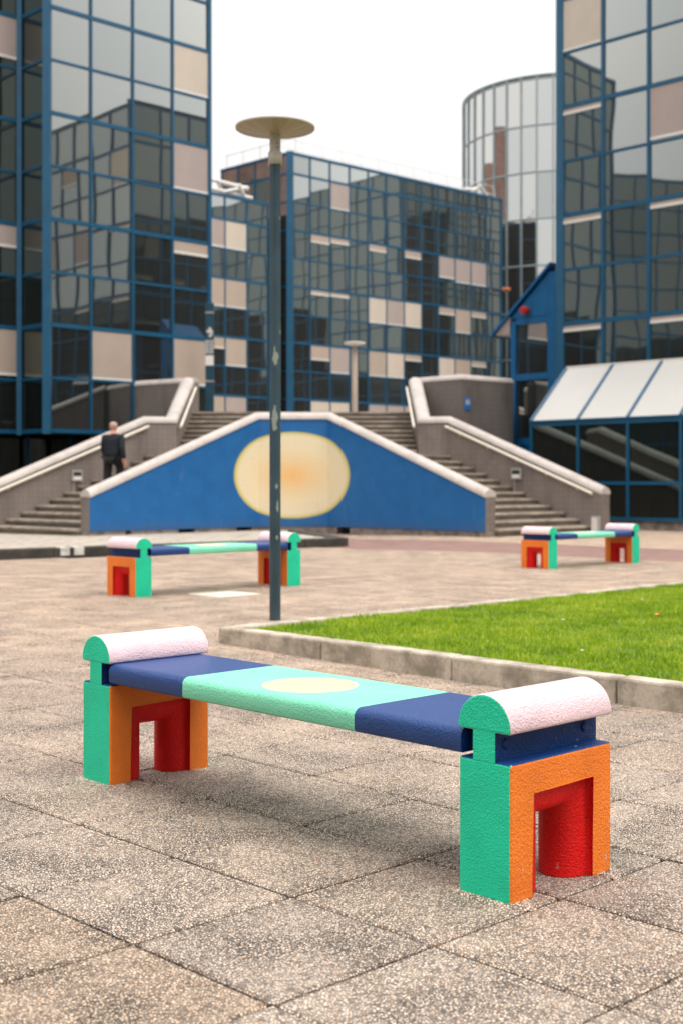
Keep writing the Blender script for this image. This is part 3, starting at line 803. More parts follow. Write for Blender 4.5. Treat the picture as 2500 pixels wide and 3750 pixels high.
# pale cabinet at the foot of the right wall
cb = thing('utility_cabinet', 'pale upright cabinet at the foot of the right stair wall', 'cabinet', (6.44, 32.62, 0), -pi / 4)
MB().box((-0.10, 0.10), (-0.14, 0.0), (0, 0.42)).build('casing', M_GREYBOX, cb, bevel=0.01)
MB().box((-0.085, 0.085), (-0.146, -0.141), (0.03, 0.39)).build('door', M_WHITE, cb)
MB().box((-0.105, 0.105), (-0.145, 0.0), (0.421, 0.435)).build('lid', M_GREYBOX, cb)

# blue sign on the parapet block
sd = (R2 * 1.03, R2 * 0.97); t_ = on_line(1708, pp[1], (0.727, 0.687))
sx_, sy_ = pp[1][0] + 0.727 * t_, pp[1][1] + 0.687 * t_
ws = thing('wall_sign', 'small blue sign with white symbol on the folded parapet block', 'sign', (sx_, sy_, 3.66), atan2(0.687, 0.727))
MB().box((-0.13, 0.13), (-0.03, -0.003), (-0.19, 0.19)).build('plate', M_SIGNBLUE, ws)
m = MB()
m.box((-0.08, -0.04), (-0.033, -0.0305), (-0.04, 0.14)); m.box((0.04, 0.08), (-0.033, -0.0305), (-0.04, 0.14)); m.box((-0.039, 0.039), (-0.033, -0.0305), (0.03, 0.07))
m.build('symbol', M_WHITE, ws)

# ------------------------------------------------------------------ glass buildings
PH = 1.627
def unit(dx, dy):
    L_ = hypot(dx, dy); return (dx / L_, dy / L_)
def facade(root, p, d, ncol, w, z0, nrow, mats=(None, None), blinds={}, mw=0.074, fl=0.0, join=False, top=None, br=None, skip=()):
    """curtain wall: p left end seen from outside, d unit direction to the right; outside is the right-hand normal"""
    gm = mats[0] or M_GLASS; fm = mats[1] or M_FRAME
    b_ = br or random.Random(11)
    rz = atan2(d[1], d[0]); out_n = (d[1], -d[0])
    rx, ry = root['ox'], root['oy']
    H = nrow * PH if top is None else top - z0
    key = ('pane', round(w, 3), gm.name)
    if key not in MESHES:
        MESHES[key] = MB().box((-w / 2 + 0.02, w / 2 - 0.02), (0.035, 0.05), (-PH / 2 + 0.02, PH / 2 - 0.02)).mesh('pane', gm)
    mk = ('mul', round(H, 2), fm.name, mw)
    if mk not in MESHES: MESHES[mk] = MB().box((-mw / 2, mw / 2), (-0.02, 0.11), (0, H)).mesh('mullion', fm)
    for c in range(ncol + 1):
        x, y = p[0] + d[0] * w * c, p[1] + d[1] * w * c
        put('mullion', MESHES[mk], root, (x - rx, y - ry, z0), rz)
    for r in range(nrow + 1):
        hh = 0.062 if r % 2 == 0 else 0.038
        tk = ('tr', round(ncol * w, 3), hh, fm.name)
        if tk not in MESHES: MESHES[tk] = MB().box((0.0, ncol * w), (-0.008, 0.10), (-hh, hh)).mesh('transom', fm)
        put('transom', MESHES[tk], root, (p[0] - rx, p[1] - ry, z0 + r * PH), rz)
    if top is not None and top - (z0 + nrow * PH) > 0.3:
        tw = top - z0 - nrow * PH
        tk = ('tp', round(w, 3), round(tw, 2), gm.name)
        if tk not in MESHES: MESHES[tk] = MB().box((-w / 2 + 0.02, w / 2 - 0.02), (0.035, 0.05), (0.05, tw)).mesh('pane', gm)
        for c in range(ncol):
            put('pane', MESHES[tk], root, (p[0] + d[0] * w * (c + .5) - rx, p[1] + d[1] * w * (c + .5) - ry, z0 + nrow * PH), rz)
        MB().obox((p[0] - rx, p[1] - ry), d, (-0.05, ncol * w + 0.05), (-0.03, 0.3), (top - 0.04, top + 0.12)).build('roof_edge', fm, root)
    if join:
        mb = MB()
    for c in range(ncol):
        for r in range(nrow):
            if (c, r) in skip: continue
            x, y = p[0] + d[0] * w * (c + .5), p[1] + d[1] * w * (c + .5); z = z0 + (r + .5) * PH
            if join:
                mb.obox((x - rx, y - ry), d, (-w / 2 + 0.02, w / 2 - 0.02), (0.035, 0.05), (z - PH / 2 + .02, z + PH / 2 - .02))
            else:
                o = put('pane', MESHES[key], root, (x - rx, y - ry, z), rz)
                o.rotation_euler = (b_.gauss(0, 0.0028), 0, rz + b_.gauss(0, 0.0028))
    if join:
        o = mb.build('pane', gm, root); o['kind'] = 'stuff'
    for (c, r), (frac, kind) in blinds.items():
        x, y = p[0] + d[0] * w * (c + .5), p[1] + d[1] * w * (c + .5)
        ztop = z0 + (r + 1) * PH - 0.07; hgt = (PH - 0.13) * frac
        bo = MB().box((-w / 2 + 0.05, w / 2 - 0.05), (0.008, 0.02), (-hgt, 0)).build('roller_blind', M_BLINDS[kind], root)
        bo.location = ((x - rx) * U, (y - ry) * U, ztop * U); bo.rotation_euler = (0, 0, rz)
        bb = MB().box((-w / 2 + 0.045, w / 2 - 0.045), (-0.004, 0.022), (-0.085, 0.0)).build('bottom_bar', M_WHITE, bo)
        bb.location = (0, 0, -hgt * U)
MESHES = {}
def building(name, label, loc, group=None):
    r = thing(name, label, 'building', (loc[0], loc[1], 0), 0, group); r['ox'] = loc[0]; r['oy'] = loc[1]; return r
def core(root, poly, z0, z1, mat=None):
    mb = MB().prism([(x - root['ox'], y - root['oy']) for x, y in poly], z0, z1, 0, 1)
    mb.build('core', [mat or M_CORE, M_ROOF], root)

# --- left tower: a zigzag of mirror-glass bays standing over a dark recessed ground floor
LA = (-8.99, 39.6); LDIR = unit(4.56, 4.36); LWID = hypot(4.56, 4.36) / 4; Z0 = 2.86
lt = building('glass_tower', 'mirror-glass office tower with blue grid at the left edge, above the stairs', LA)
NR = 11; ZT = Z0 + NR * PH
bl = {(3, 7): (0.97, 2), (3, 5): (0.97, 1), (3, 3): (0.22, 0), (1, 1): (0.97, 0), (3, 1): (0.97, 0), (0, 9): (0.3, 0)}
facade(lt, LA, LDIR, 4, LWID, Z0, NR, blinds=bl)
LB = (LA[0] + LDIR[0] * LWID * 4, LA[1] + LDIR[1] * LWID * 4)
# return bay, one pane wide, going back-left from the corner
RDIR = (R2, -R2); RB = (LA[0] - R2 * LWID, LA[1] + R2 * LWID)
facade(lt, RB, RDIR, 1, LWID, Z0, NR, mats=(M_GLASS_DARK, None))
# bay behind it, running front-left out of the picture
n2 = 8; P3 = (RB[0] - LDIR[0] * LWID * n2, RB[1] - LDIR[1] * LWID * n2)
facade(lt, P3, LDIR, n2, LWID, Z0, NR, mats=(M_GLASS_MID, None), top=ZT + 0.75, blinds={(7, 7): (0.8, 1), (7, 3): (0.4, 1), (7, 1): (0.9, 0), (6, 5): (0.9, 0), (5, 3): (0.9, 1)})
# far end wall of the bay row and the right end wall
facade(lt, (P3[0] - R2 * LWID * 3, P3[1] + R2 * LWID * 3), RDIR, 3, LWID, Z0, NR, mats=(M_GLASS_MID, None), join=True, top=ZT + 0.75)
facade(lt, LB, unit(-4.36, 4.56), 4, LWID, Z0, NR, join=True)
g_ = 0.12
def ins2(p, a, b): return (p[0] + a, p[1] + b)
core(lt, [ins2(P3, -0.1, 0.25), ins2(RB, -0.05, 0.2), ins2(LA, 0.0, 0.2), ins2(LB, -0.2, 0.0), (LB[0] - 4.5, LB[1] + 4.5), (P3[0] - 4, P3[1] + 7)], Z0 - 0.02, ZT + 0.15)
for P_, w_ in ((LA, 0.24), (RB, 0.16)):
    MB().box((P_[0] - LA[0] - w_ / 2, P_[0] - LA[0] + w_ / 2), (P_[1] - LA[1] - w_ / 2, P_[1] - LA[1] + w_ / 2), (Z0 - 0.1, ZT + 0.2)).build('corner_post', M_FRAME, lt)
# recessed ground floor
gd = unit(1, 0.95)
gl0 = (-19.5, 33.5)
for k in range(12):
    q = (gl0[0] + gd[0] * 1.6 * k - LA[0], gl0[1] + gd[1] * 1.6 * k - LA[1])
    MB().obox(q, gd, (0.04, 1.56), (0.03, 0.05), (0.0, Z0 - 0.1)).build('pane', M_GLASS_DARK, lt)
    MB().obox(q, gd, (-0.045, 0.045), (0.0, 0.12), (0.0, Z0 - 0.08)).build('mullion', M_PORCH, lt)
MB().prism([(-19.6 - LA[0], 33.6 - LA[1]), (-6.5 - LA[0], 46.0 - LA[1]), (-14 - LA[0], 52 - LA[1]), (-27 - LA[0], 40 - LA[1])], 0, Z0 - 0.05).build('ground_floor', M_CORE, lt)

# --- low glass wing at the far end of the terrace
lwg = building('glass_wing', 'low mirror-glass wing with beige blinds, between the left tower and the lamp post', (-6.43, 71.8))
WD = unit(1, 1.005); q0 = (-6.43, 71.8); wq = 1.6
ps = (q0[0] - WD[0] * wq * 5, q0[1] - WD[1] * wq * 5)
bl = {(4, 7): (0.95, 1), (5, 7): (0.97, 2), (4, 5): (0.97, 0), (5, 5): (0.97, 0), (4, 3): (0.35, 0), (5, 3): (0.97, 0), (4, 1): (0.97, 0), (5, 1): (0.97, 1)}
facade(lwg, ps, WD, 7, wq, Z0, 8, blinds=bl, top=17.15)
pe = (ps[0] + WD[0] * wq * 7, ps[1] + WD[1] * wq * 7)
core(lwg, [ins2(ps, -0.15, 0.15), ins2(pe, -0.15, 0.15), (pe[0] - 5, pe[1] + 5), (ps[0] - 5, ps[1] + 5)], 0.0, 17.15)
# white frames on its roof
rf = thing('roof_frame', 'white braced steel frame on the roof of the low glass wing', 'frame', (0, 0, 0))
def at_px(px, py, Y): return ((px - 1250) / 4746 * Y, Y, 1.25 + (1769 - py) / 4746 * Y)
for (a, b) in (((777, 657), (910, 690)), ((777, 690), (925, 726)), ((795, 655), (818, 712)), ((876, 675), (900, 730)), ((818, 702), (905, 686))):
    MB().tube(at_px(*a, 72.6), at_px(*b, 73.2), 0.11, 6).build('bar', M_WHITE, rf)
for px, py in ((818, 705), (899, 728)):
    MB().tube(at_px(px, py, 73.2), (at_px(px, py, 73.2)[0], 73.4, 17.4), 0.06, 6).build('foot', M_WHITE, rf)

# --- middle building
MC = (-2.94, 74.6); ME_ = (10.75, 87.06); MD = unit(ME_[0] - MC[0], ME_[1] - MC[1]); MW = hypot(ME_[0] - MC[0], ME_[1] - MC[1]) / 12
mbd = building('glass_block', 'long mirror-glass office block with blue grid and scattered beige blinds across the background', MC)
bl = {(2, 9): (0.97, 1), (1, 7): (0.25, 0), (2, 7): (0.15, 0), (4, 7): (0.2, 0), (6, 7): (0.25, 0), (8, 7): (0.85, 1), (9, 7): (0.97, 1), (10, 7): (0.97, 1),
      (4, 5): (0.97, 2), (5, 5): (0.97, 1), (6, 5): (0.97, 2), (8, 5): (0.25, 0), (9, 5): (0.97, 0), (10, 5): (0.2, 0), (1, 5): (0.12, 0), (2, 5): (0.1, 0),
      (1, 3): (0.5, 0), (2, 3): (0.97, 1), (4, 3): (0.97, 0), (5, 3): (0.97, 2), (6, 3): (0.2, 0), (8, 3): (0.97, 2), (9, 3): (0.97, 0), (10, 3): (0.2, 0),
      (1, 1): (0.97, 2), (2, 1): (0.97, 2), (4, 1): (0.97, 1), (5, 1): (0.97, 1), (6, 1): (0.6, 0), (9, 1): (0.9, 0)}
facade(mbd, MC, MD, 12, MW, Z0, 10, blinds=bl, top=20.25)
ML = unit(R2, -R2); mlp = (MC[0] - R2 * MW * 4, MC[1] + R2 * MW * 4)
facade(mbd, mlp, ML, 4, MW, Z0, 10, top=20.25)
facade(mbd, ME_, unit(-MD[1], MD[0]), 4, MW, Z0, 10, top=20.25, join=True)
core(mbd, [ins2(MC, 0, 0.22), ins2(ME_, -0.15, 0.12), (ME_[0] - 8, ME_[1] + 9), (mlp[0] + 0.1, mlp[1] + 0.3)], 0, 20.2)
MB().box((-0.2, 0.2), (-0.2, 0.2), (0, 20.35)).build('corner_post', M_FRAME, mbd)
# roof railing
rr_ = thing('roof_railing', 'thin white safety railing along the roof of the long glass block', 'railing')
for k in range(13):
    q = (MC[0] + MD[0] * MW * k - MD[1] * 0.5, MC[1] + MD[1] * MW * k + MD[0] * 0.5)
    MB().tube((q[0], q[1], 20.2), (q[0] - MD[1] * 0.3, q[1] + MD[0] * 0.3, 21.35), 0.018, 6).build('post', M_WHITE, rr_)
for zz in (20.75, 21.3):
    a = (MC[0] - MD[1] * 0.7, MC[1] + MD[0] * 0.7, zz); b = (ME_[0] - MD[1] * 0.7, ME_[1] + MD[0] * 0.7, zz)
    MB().tube(a, b, 0.016, 6).build('rail', M_WHITE, rr_)
for k in range(5):
    q = (mlp[0] + ML[0] * MW * k + 0.3, mlp[1] + ML[1] * MW * k + 0.4)
    MB().tube((q[0], q[1], 20.2), (q[0], q[1], 21.35), 0.03, 6).build('post', M_WHITE, rr_)
MB().tube((mlp[0] + 0.3, mlp[1] + 0.4, 21.3), (MC[0] + 0.3, MC[1] + 0.4, 21.3), 0.025, 6).build('rail', M_WHITE, rr_)
rg = thing('roof_frame', 'white folded frame at the right end of the long block roof, by the round tower', 'frame')
for (a, b) in (((1690, 693), (1758, 690)), ((1752, 676), (1782, 716)), ((1700, 705), (1740, 712)), ((1735, 690), (1745, 716))):
    MB().tube(at_px(*a, 86.5), at_px(*b, 87.0), 0.11, 6).build('bar', M_WHITE, rg)
MB().tube(at_px(1745, 712, 86.6), (at_px(1745, 712, 86.6)[0], 86.8, 20.2), 0.08, 6).build('foot', M_WHITE, rg)
# white cheek panel on the left face roof
am = thing('orange_block', 'small orange block on the right end of the long glass block', 'lamp', (0, 0, 0))
c_ = at_px(1852, 1057, 86.6)
MB().box((c_[0] - 0.28, c_[0] + 0.28), (c_[1] - 0.1, c_[1] + 0.1), (c_[2] - 0.07, c_[2] + 0.07)).build('lens', M_AMBER, am, bevel=0.04)  # plain orange-coloured block marking a small orange spot
MB().box((c_[0] - 0.3, c_[0] + 0.3), (c_[1] + 0.101, c_[1] + 0.9), (c_[2] - 0.06, c_[2] + 0.06)).build('bracket', M_GREYBOX, am)

# --- round tower
RC = (16.4, 97.2); RR = 7.25; ZR = 29.8
rt = building('round_tower', 'pale round mirror-glass tower rising behind the right-hand building', RC)
NP = 40; rh = 3.27
ang = 2 * pi / NP; pw = 2 * RR * math.tan(ang / 2)
pm = MB().box((-pw / 2 + 0.02, pw / 2 - 0.02), (0.0, 0.05), (0.03, rh - 0.03)).mesh('pane', M_GLASS_PALE)
mm = MB().box((-0.06, 0.06), (-0.05, 0.05), (0, ZR)).mesh('mullion', M_FRAME_FAR)
for k in range(NP):
    f_ = -pi / 2 + ang * (k - 12.0)
    if not (-pi - 0.4 < f_ < 0.3): continue
    n_ = (cos(f_), sin(f_)); rzz = f_ + pi / 2
    for j in range(9):
        o = put('pane', pm, rt, (n_[0] * RR, n_[1] * RR, ZR - 0.25 - (j + 1) * rh), rzz)
        o.rotation_euler = (rnd.gauss(0, 0.002), 0, rzz + rnd.gauss(0, 0.002))
    f2 = f_ + ang / 2
    put('mullion', mm, rt, (cos(f2) * (RR + 0.03) / cos(ang / 2), sin(f2) * (RR + 0.03) / cos(ang / 2), 0), f2 + pi / 2)
for j in range(10):
    z = ZR - 0.25 - j * rh
    MB().lathe([(RR - 0.1, z - 0.06), (RR + 0.07, z - 0.06), (RR + 0.07, z + 0.06), (RR - 0.1, z + 0.06)], 80).build('transom', M_FRAME_FAR, rt)
MB().lathe([(RR - 0.15, 0), (RR - 0.15, ZR - 0.02)], 60).build('core', M_CORE, rt)
MB().lathe([(RR + 0.05, ZR - 0.1), (RR + 0.10, ZR - 0.1), (RR + 0.10, ZR + 0.02), (0.01, ZR + 0.02)], 80).build('roof', M_FRAME_FAR, rt)
MB().box((-2.0, 4.0), (-2.0, 3.0), (ZR + 0.1, ZR + 1.2)).build('roof_housing', M_COPING, rt)

# --- right tower
RA = (6.55, 39.0); RD = (R2, -R2); RW = 1.535; ZRT = Z0 + 9 * PH
tower_r = building('glass_tower', 'mirror-glass office tower with blue grid at the right edge, above the sloped white roof', RA)
bl = {(0, 5): (0.06, 0), (0, 7): (0.97, 2), (2, 5): (0.93, 1), (0, 3): (0.07, 0), (2, 3): (0.06, 0), (0, 1): (0.06, 0), (2, 1): (0.06, 0), (3, 7): (0.5, 0), (4, 5): (0.97, 0)}
Z0R = Z0 - 0.09
facade(tower_r, RA, RD, 5, RW, Z0R, 9, blinds=bl, mw=0.10)
fb = (RA[0] + R2 * RW * 5, RA[1] + R2 * RW * 5)
facade(tower_r, fb, (-R2, -R2), 5, RW, Z0R, 9, mats=(M_GLASS_MID, None))
fr_ = (RA[0] + R2 * RW * 5, RA[1] - R2 * RW * 5)
core(tower_r, [ins2(RA, 0.2, 0), ins2(fr_, 0.1, 0.1), (fr_[0] + R2 * RW * 5, fr_[1] + R2 * RW * 5), ins2(fb, 0.1, -0.1)], 0, ZRT + 0.1)
MB().box((-0.1, 0.12), (-0.1, 0.1), (0, ZRT + 0.15)).build('corner_post', M_FRAME, tower_r)
MB().obox((0, 0), RD, (0, RW * 5), (-0.02, 0.06), (0.0, Z0R - 0.08)).build('ground_floor', M_GLASS_DARK, tower_r)

# --- sloped white-roofed lean-to in front of the right tower
CA = (5.41, 37.0)
lean = building('lean_to', 'blue-framed glass lean-to with sloping white roof panels at the right edge', CA)
cm = 1.13 * 1.4142; nco = 5
ez, rzq, qd = 3.0, 4.6, 1.72
for k in range(nco + 1):
    a = (RD[0] * cm * k, RD[1] * cm * k)
    MB().obox(a, RD, (-0.04, 0.04), (-0.03, 0.08), (0.24, ez)).build('mullion', M_FRAME, lean)
    # rafter
    m = MB(); n = (R2, R2)
    w = 0.045
    vs = []
    for (q, z) in ((-0.03, ez + 0.05), (qd, rzq + 0.07), (qd, rzq - 0.05), (0.02, ez - 0.06)):
        for s_ in (-w, w): vs.append((a[0] + RD[0] * s_ + n[0] * q, a[1] + RD[1] * s_ + n[1] * q, z))
    m.add(vs, [(0, 1, 3, 2), (2, 3, 5, 4), (4, 5, 7, 6), (6, 7, 1, 0), (0, 2, 4, 6), (1, 7, 5, 3)])
    m.build('rafter', M_FRAME, lean)
for k in range(nco):
    a = (RD[0] * cm * k, RD[1] * cm * k); n = (R2, R2); m = MB(); vs = []
    for (q, z) in ((0.0, ez + 0.035), (qd, rzq + 0.03), (qd, rzq - 0.0), (0.0, ez + 0.005)):
        for s_ in (0.05, cm - 0.05): vs.append((a[0] + RD[0] * s_ + n[0] * q, a[1] + RD[1] * s_ + n[1] * q, z))
    m.add(vs, [(0, 1, 3, 2), (2, 3, 5, 4), (4, 5, 7, 6), (6, 7, 1, 0), (0, 2, 4, 6), (1, 7, 5, 3)])
    m.build('roof_panel', M_PANEL, lean)
    for z0_, z1_ in ((0.34, 1.20), (1.30, ez - 0.14)):
        o = MB().obox((0, 0), (1, 0), (0.045, cm - 0.045), (0.015, 0.03), (z0_, z1_)).build('pane', M_GLASS_DARK, lean)
        o.location = (a[0] * U, a[1] * U, 0); o.rotation_euler = (rnd.gauss(0, .002), 0, atan2(RD[1], RD[0]) + rnd.gauss(0, .002))
for z0_, z1_ in ((0.24, 0.335), (1.205, 1.295), (ez - 0.14, ez - 0.03)):
    MB().obox((0, 0), RD, (0, cm * nco), (-0.015, 0.07), (z0_, z1_)).build('transom', M_FRAME, lean)
MB().obox((0, 0), RD, (-0.05, cm * nco), (-0.05, 0.02), (ez - 0.025, ez + 0.03)).build('gutter', M_FRAME, lean)
MB().obox((0, 0), RD, (0, cm * nco), (0.05, 0.10), (-0.1, 0.235)).build('plinth', M_PLINTH, lean)
MB().obox((R2 * qd, R2 * qd), RD, (0, cm * nco), (-0.02, 0.05), (rzq - 0.02, rzq + 0.09)).build('ridge', M_WHITE, lean)
m = MB(); n = (R2, R2)
m.add([(0.02, 0.02, 0.24), (n[0] * 2.2, n[1] * 2.2, 0.24), (n[0] * 2.2, n[1] * 2.2, rzq), (n[0] * qd, n[1] * qd, rzq), (0.02, 0.02, ez)], [(0, 1, 2, 3, 4)])
m.build('end_pane', M_GLASS_DARK, lean)
MB().obox((0, 0), RD, (0.1, cm * nco), (0.4, 2.0), (0.0, 2.6)).build('core', M_CORE, lean)

# --- blue porch with mono-pitch roof on the terrace
PA = (5.4, 41.5); pdir = (R2, -R2); pwid = 1.51
porch = thing('entrance_porch', 'bright blue metal porch with steep single-slope roof beside the right tower', 'porch', (PA[0], PA[1], 0))
def pbox(name, a, b, z, mat, bev=0): return MB().obox((0, 0), pdir, a, b, z).build(name, mat, porch, bevel=bev)
pbox('door_post', (0.0, 0.20), (0, 0.25), (1.0, 6.42), M_PORCH)
pbox('door_post', (pwid - 0.05, pwid + 0.42), (0, 0.25), (1.0, 7.85), M_PORCH)
for z0_, z1_ in ((6.30, 6.50), (4.52, 4.72), (2.45, 2.68)):
    pbox('transom', (0.205, pwid - 0.055), (0.01, 0.2), (z0_, z1_), M_PORCH)
pbox('pane', (0.205, pwid - 0.055), (0.10, 0.12), (4.725, 6.295), M_GLASS)
pbox('pane', (0.205, pwid - 0.055), (0.10, 0.12), (2.685, 4.515), M_GLASS)
pbox('base_panel', (0.205, pwid - 0.055), (0.05, 0.12), (1.0, 2.445), M_PORCH)
# gable triangle (prism) and roof slope
m = MB(); n = (R2, R2)
def pp3(a, b, z): return (pdir[0] * a + n[0] * b, pdir[1] * a + n[1] * b, z)
tri = [(0.0, 6.51), (pwid - 0.055, 6.51), (pwid - 0.055, 7.80)]
vs = [pp3(a, b, z) for b in (0.0, 1.6) for a, z in tri]
m.add(vs, [(0, 1, 2), (5, 4, 3), (0, 3, 4, 1), (1, 4, 5, 2), (2, 5, 3, 0)])
m.build('gable_panel', M_PORCH, porch)
m = MB()
sl = [(-0.70, 5.98), (pwid + 0.1, 8.02)]
vs = [pp3(a, b, z + dz) for b in (-0.12, 1.7) for a, z, dz in ((sl[0][0], sl[0][1], 0), (sl[1][0], sl[1][1], 0), (sl[1][0], sl[1][1], 0.11), (sl[0][0], sl[0][1], 0.11))]
m.add(vs, [(0, 1, 2, 3), (7, 6, 5, 4), (0, 4, 5, 1), (1, 5, 6, 2), (2, 6, 7, 3), (3, 7, 4, 0)])
m.build('roof', M_PORCH, porch)
m = MB()
vs = [pp3(a, b, z) for b in (0.0, 1.5) for a, z in ((-0.62, 6.03), (-0.03, 6.03), (-0.03, 6.68))]
m.add(vs, [(0, 1, 2), (5, 4, 3), (0, 3, 4, 1), (1, 4, 5, 2), (2, 5, 3, 0)]); m.build('soffit', M_BLINDS[1], porch)
MB().obox((0, 0), pdir, (0.0, pwid + 0.4), (0.3, 1.5), (0.0, 6.3)).build('core', M_CORE, porch)
ab = at_px(1925, 1137, 41.0)
bell = thing('alarm_bell', 'round red alarm sounder on the blue porch gable', 'alarm', (ab[0], ab[1] - 0.02, ab[2]), -pi / 4)
MB().tube((0, -0.18, 0), (0, 0.02, 0), 0.125, 20).build('housing', M_REDPLASTIC, bell)
MB().tube((0, -0.23, 0), (0, -0.181, 0), 0.075, 16).build('horn', M_REDPLASTIC, bell)
MB().tube((0, -0.236, 0), (0, -0.231, 0), 0.028, 12).build('mouth', M_DARK, bell)

# --- buildings that stand outside the frame and show only as reflections
bb_ = building('brick_building', 'tall brown brick building seen only mirrored in the far glass', (-18, 80))
for (ya, yb, zt_) in ((67, 80, 26.0), (80.004, 91, 34.4), (91.004, 99, 31.0)):
    poly = [(-30 + 18, ya - 80), (-17 + 18, ya - 80), (-17 + 18, yb - 80), (-30 + 18, yb - 80)]
    ribbon(MB(), [(x, y, zt_) for x, y in poly], 0.0, 0.3, 0, (0, 0)).build('wall', M_BRICKWALL, bb_)
    MB().prism([(-29.5 + 18, ya - 79.7), (-17.35 + 18, ya - 79.7), (-17.35 + 18, yb - 80.3), (-29.5 + 18, yb - 80.3)], zt_ - 0.5, zt_ - 0.1).build('roof', M_ROOF, bb_)
wm = MB().box((-0.02, 0.05), (-0.6, 0.6), (-0.9, 0.9)).mesh('window', M_GLASS_DARK)
for k in range(8):
    for j in range(8):
        t = (k + 0.5) / 8
        put('window', wm, bb_, (1.02, 68 + 30 * t - 80, 2 + j * 3.2))
hb = building('offcamera_glass_office', 'mirror-glass office with blue grid hidden behind the right tower', (17, 80))
hd1 = (R2, -R2); HB = (17.0, 80.0)
facade(hb, HB, hd1, 16, 1.6, Z0, 13, mats=(M_GLASS_MID, None), join=True)
facade(hb, (HB[0] + R2 * 1.6 * 8, HB[1] + R2 * 1.6 * 8), (-R2, -R2), 8, 1.6, Z0, 13, mats=(M_GLASS_MID, None), join=True)
core(hb, [(17.3, 80), (35, 62.3), (44, 71.2), (26, 88.8)], 0, Z0 + 13 * PH + 0.1)
wb = building('offcamera_glass_office', 'low mirror-glass office off to the left, seen mirrored in the right tower', (-30, 26))
facade(wb, (-38, 12), unit(0.25, 1), 14, 1.6, 0.4, 12, mats=(M_GLASS_MID, None), join=True)
core(wb, [(-38.3, 12), (-32.9, 33.6), (-45, 36), (-50, 14)], 0, 0.4 + 12 * PH + 0.2)
eb = building('offcamera_glass_office', 'mirror-glass office off to the right, unseen, made tall to darken low reflections', (30, 20))  # unseen; height raised so the other glass mirrors less sky low down
facade(eb, (27, 33), unit(0.1, -1), 14, 1.6, 0.4, 12, mats=(M_GLASS_MID, None), join=True)
core(eb, [(27.3, 33), (29.5, 10.6), (42, 12), (40, 36)], 0, 0.4 + 12 * PH + 0.2)
cb2 = building('offcamera_glass_office', 'unseen mirror-glass office added behind the viewer to darken low reflections', (10, -30))  # added out of view to block low sky and darken the lower panes
facade(cb2, (44, -28), (-1.0, 0.0), 48, 1.6, 0.4, 11, mats=(M_GLASS_MID, None), join=True)
core(cb2, [(44, -28.3), (-32.8, -28.3), (-32.8, -40), (44, -40)], 0, 0.4 + 11 * PH + 0.2)

# ------------------------------------------------------------------ sign pylon and far lamp on the terrace
sp_ = thing('sign_pylon', 'slim dark teal sign pylon with white arrow and pictograms at the top of the stairs', 'sign', ((768 - 1250) / 4746 * 42.6, 42.6, TZ))
MB().box((-0.14, 0.14), (0, 0.10), (0, 3.72)).build('post', M_TEAL, sp_, bevel=0.01)
for z in (1.12, 3.38): MB().box((-0.145, 0.145), (-0.006, 0.106), (z, z + 0.05)).build('band', M_GREYBOX, sp_)
m = MB()  # arrow: stem and two barbs
for a, b in (((-0.09, 2.80), (0.09, 2.72)), ((-0.01, 2.90), (0.10, 2.74)), ((0.10, 2.74), (0.0, 2.60))):
    d_ = unit(b[0] - a[0], b[1] - a[1]); w = 0.035; nx, nz = -d_[1] * w, d_[0] * w
    vs = [(a[0] + nx, y_, a[1] + nz) for y_ in (-0.008, -0.002)] + [(b[0] + nx, y_, b[1] + nz) for y_ in (-0.008, -0.002)] + [(b[0] - nx, y_, b[1] - nz) for y_ in (-0.008, -0.002)] + [(a[0] - nx, y_, a[1] - nz) for y_ in (-0.008, -0.002)]
    m.add(vs, [(0, 2, 4, 6), (7, 5, 3, 1), (0, 1, 3, 2), (2, 3, 5, 4), (4, 5, 7, 6), (6, 7, 1, 0)])
m.build('arrow', M_WHITE, sp_)
for ix in (-0.075, 0.065):
    for iz in range(4):
        m = MB()
        z = 2.40 - iz * 0.115
        m.box((ix - 0.05, ix + 0.05), (-0.008, -0.002), (z + 0.055, z + 0.085)).box((ix - 0.05, ix - 0.02), (-0.008, -0.002), (z, z + 0.0545)).box((ix + 0.02, ix + 0.05), (-0.008, -0.002), (z, z + 0.0545))
        m.build('pictogram', M_WHITE, sp_)
MB().box((-0.135, 0.135), (-0.012, -0.002), (1.66, 1.99)).build('white_plate', M_WHITE, sp_, bevel=0.004)

fl_ = thing('street_lamp', 'small disc-topped lamp on a thick beige post standing on the upper terrace', 'street lamp', ((1297 - 1250) / 4746 * 50, 50, TZ), 0, 'disc-topped lamps')
MB().lathe([(0.11, 0), (0.11, 2.95), (0.08, 2.97), (0.08, 3.1)], 16).build('pole', M_BLINDS[0], fl_)
MB().lathe([(0.08, 3.1), (0.40, 3.16), (0.42, 3.2), (0.40, 3.22), (0.02, 3.26)], 24).build('lamp_dish', M_WHITE, fl_)

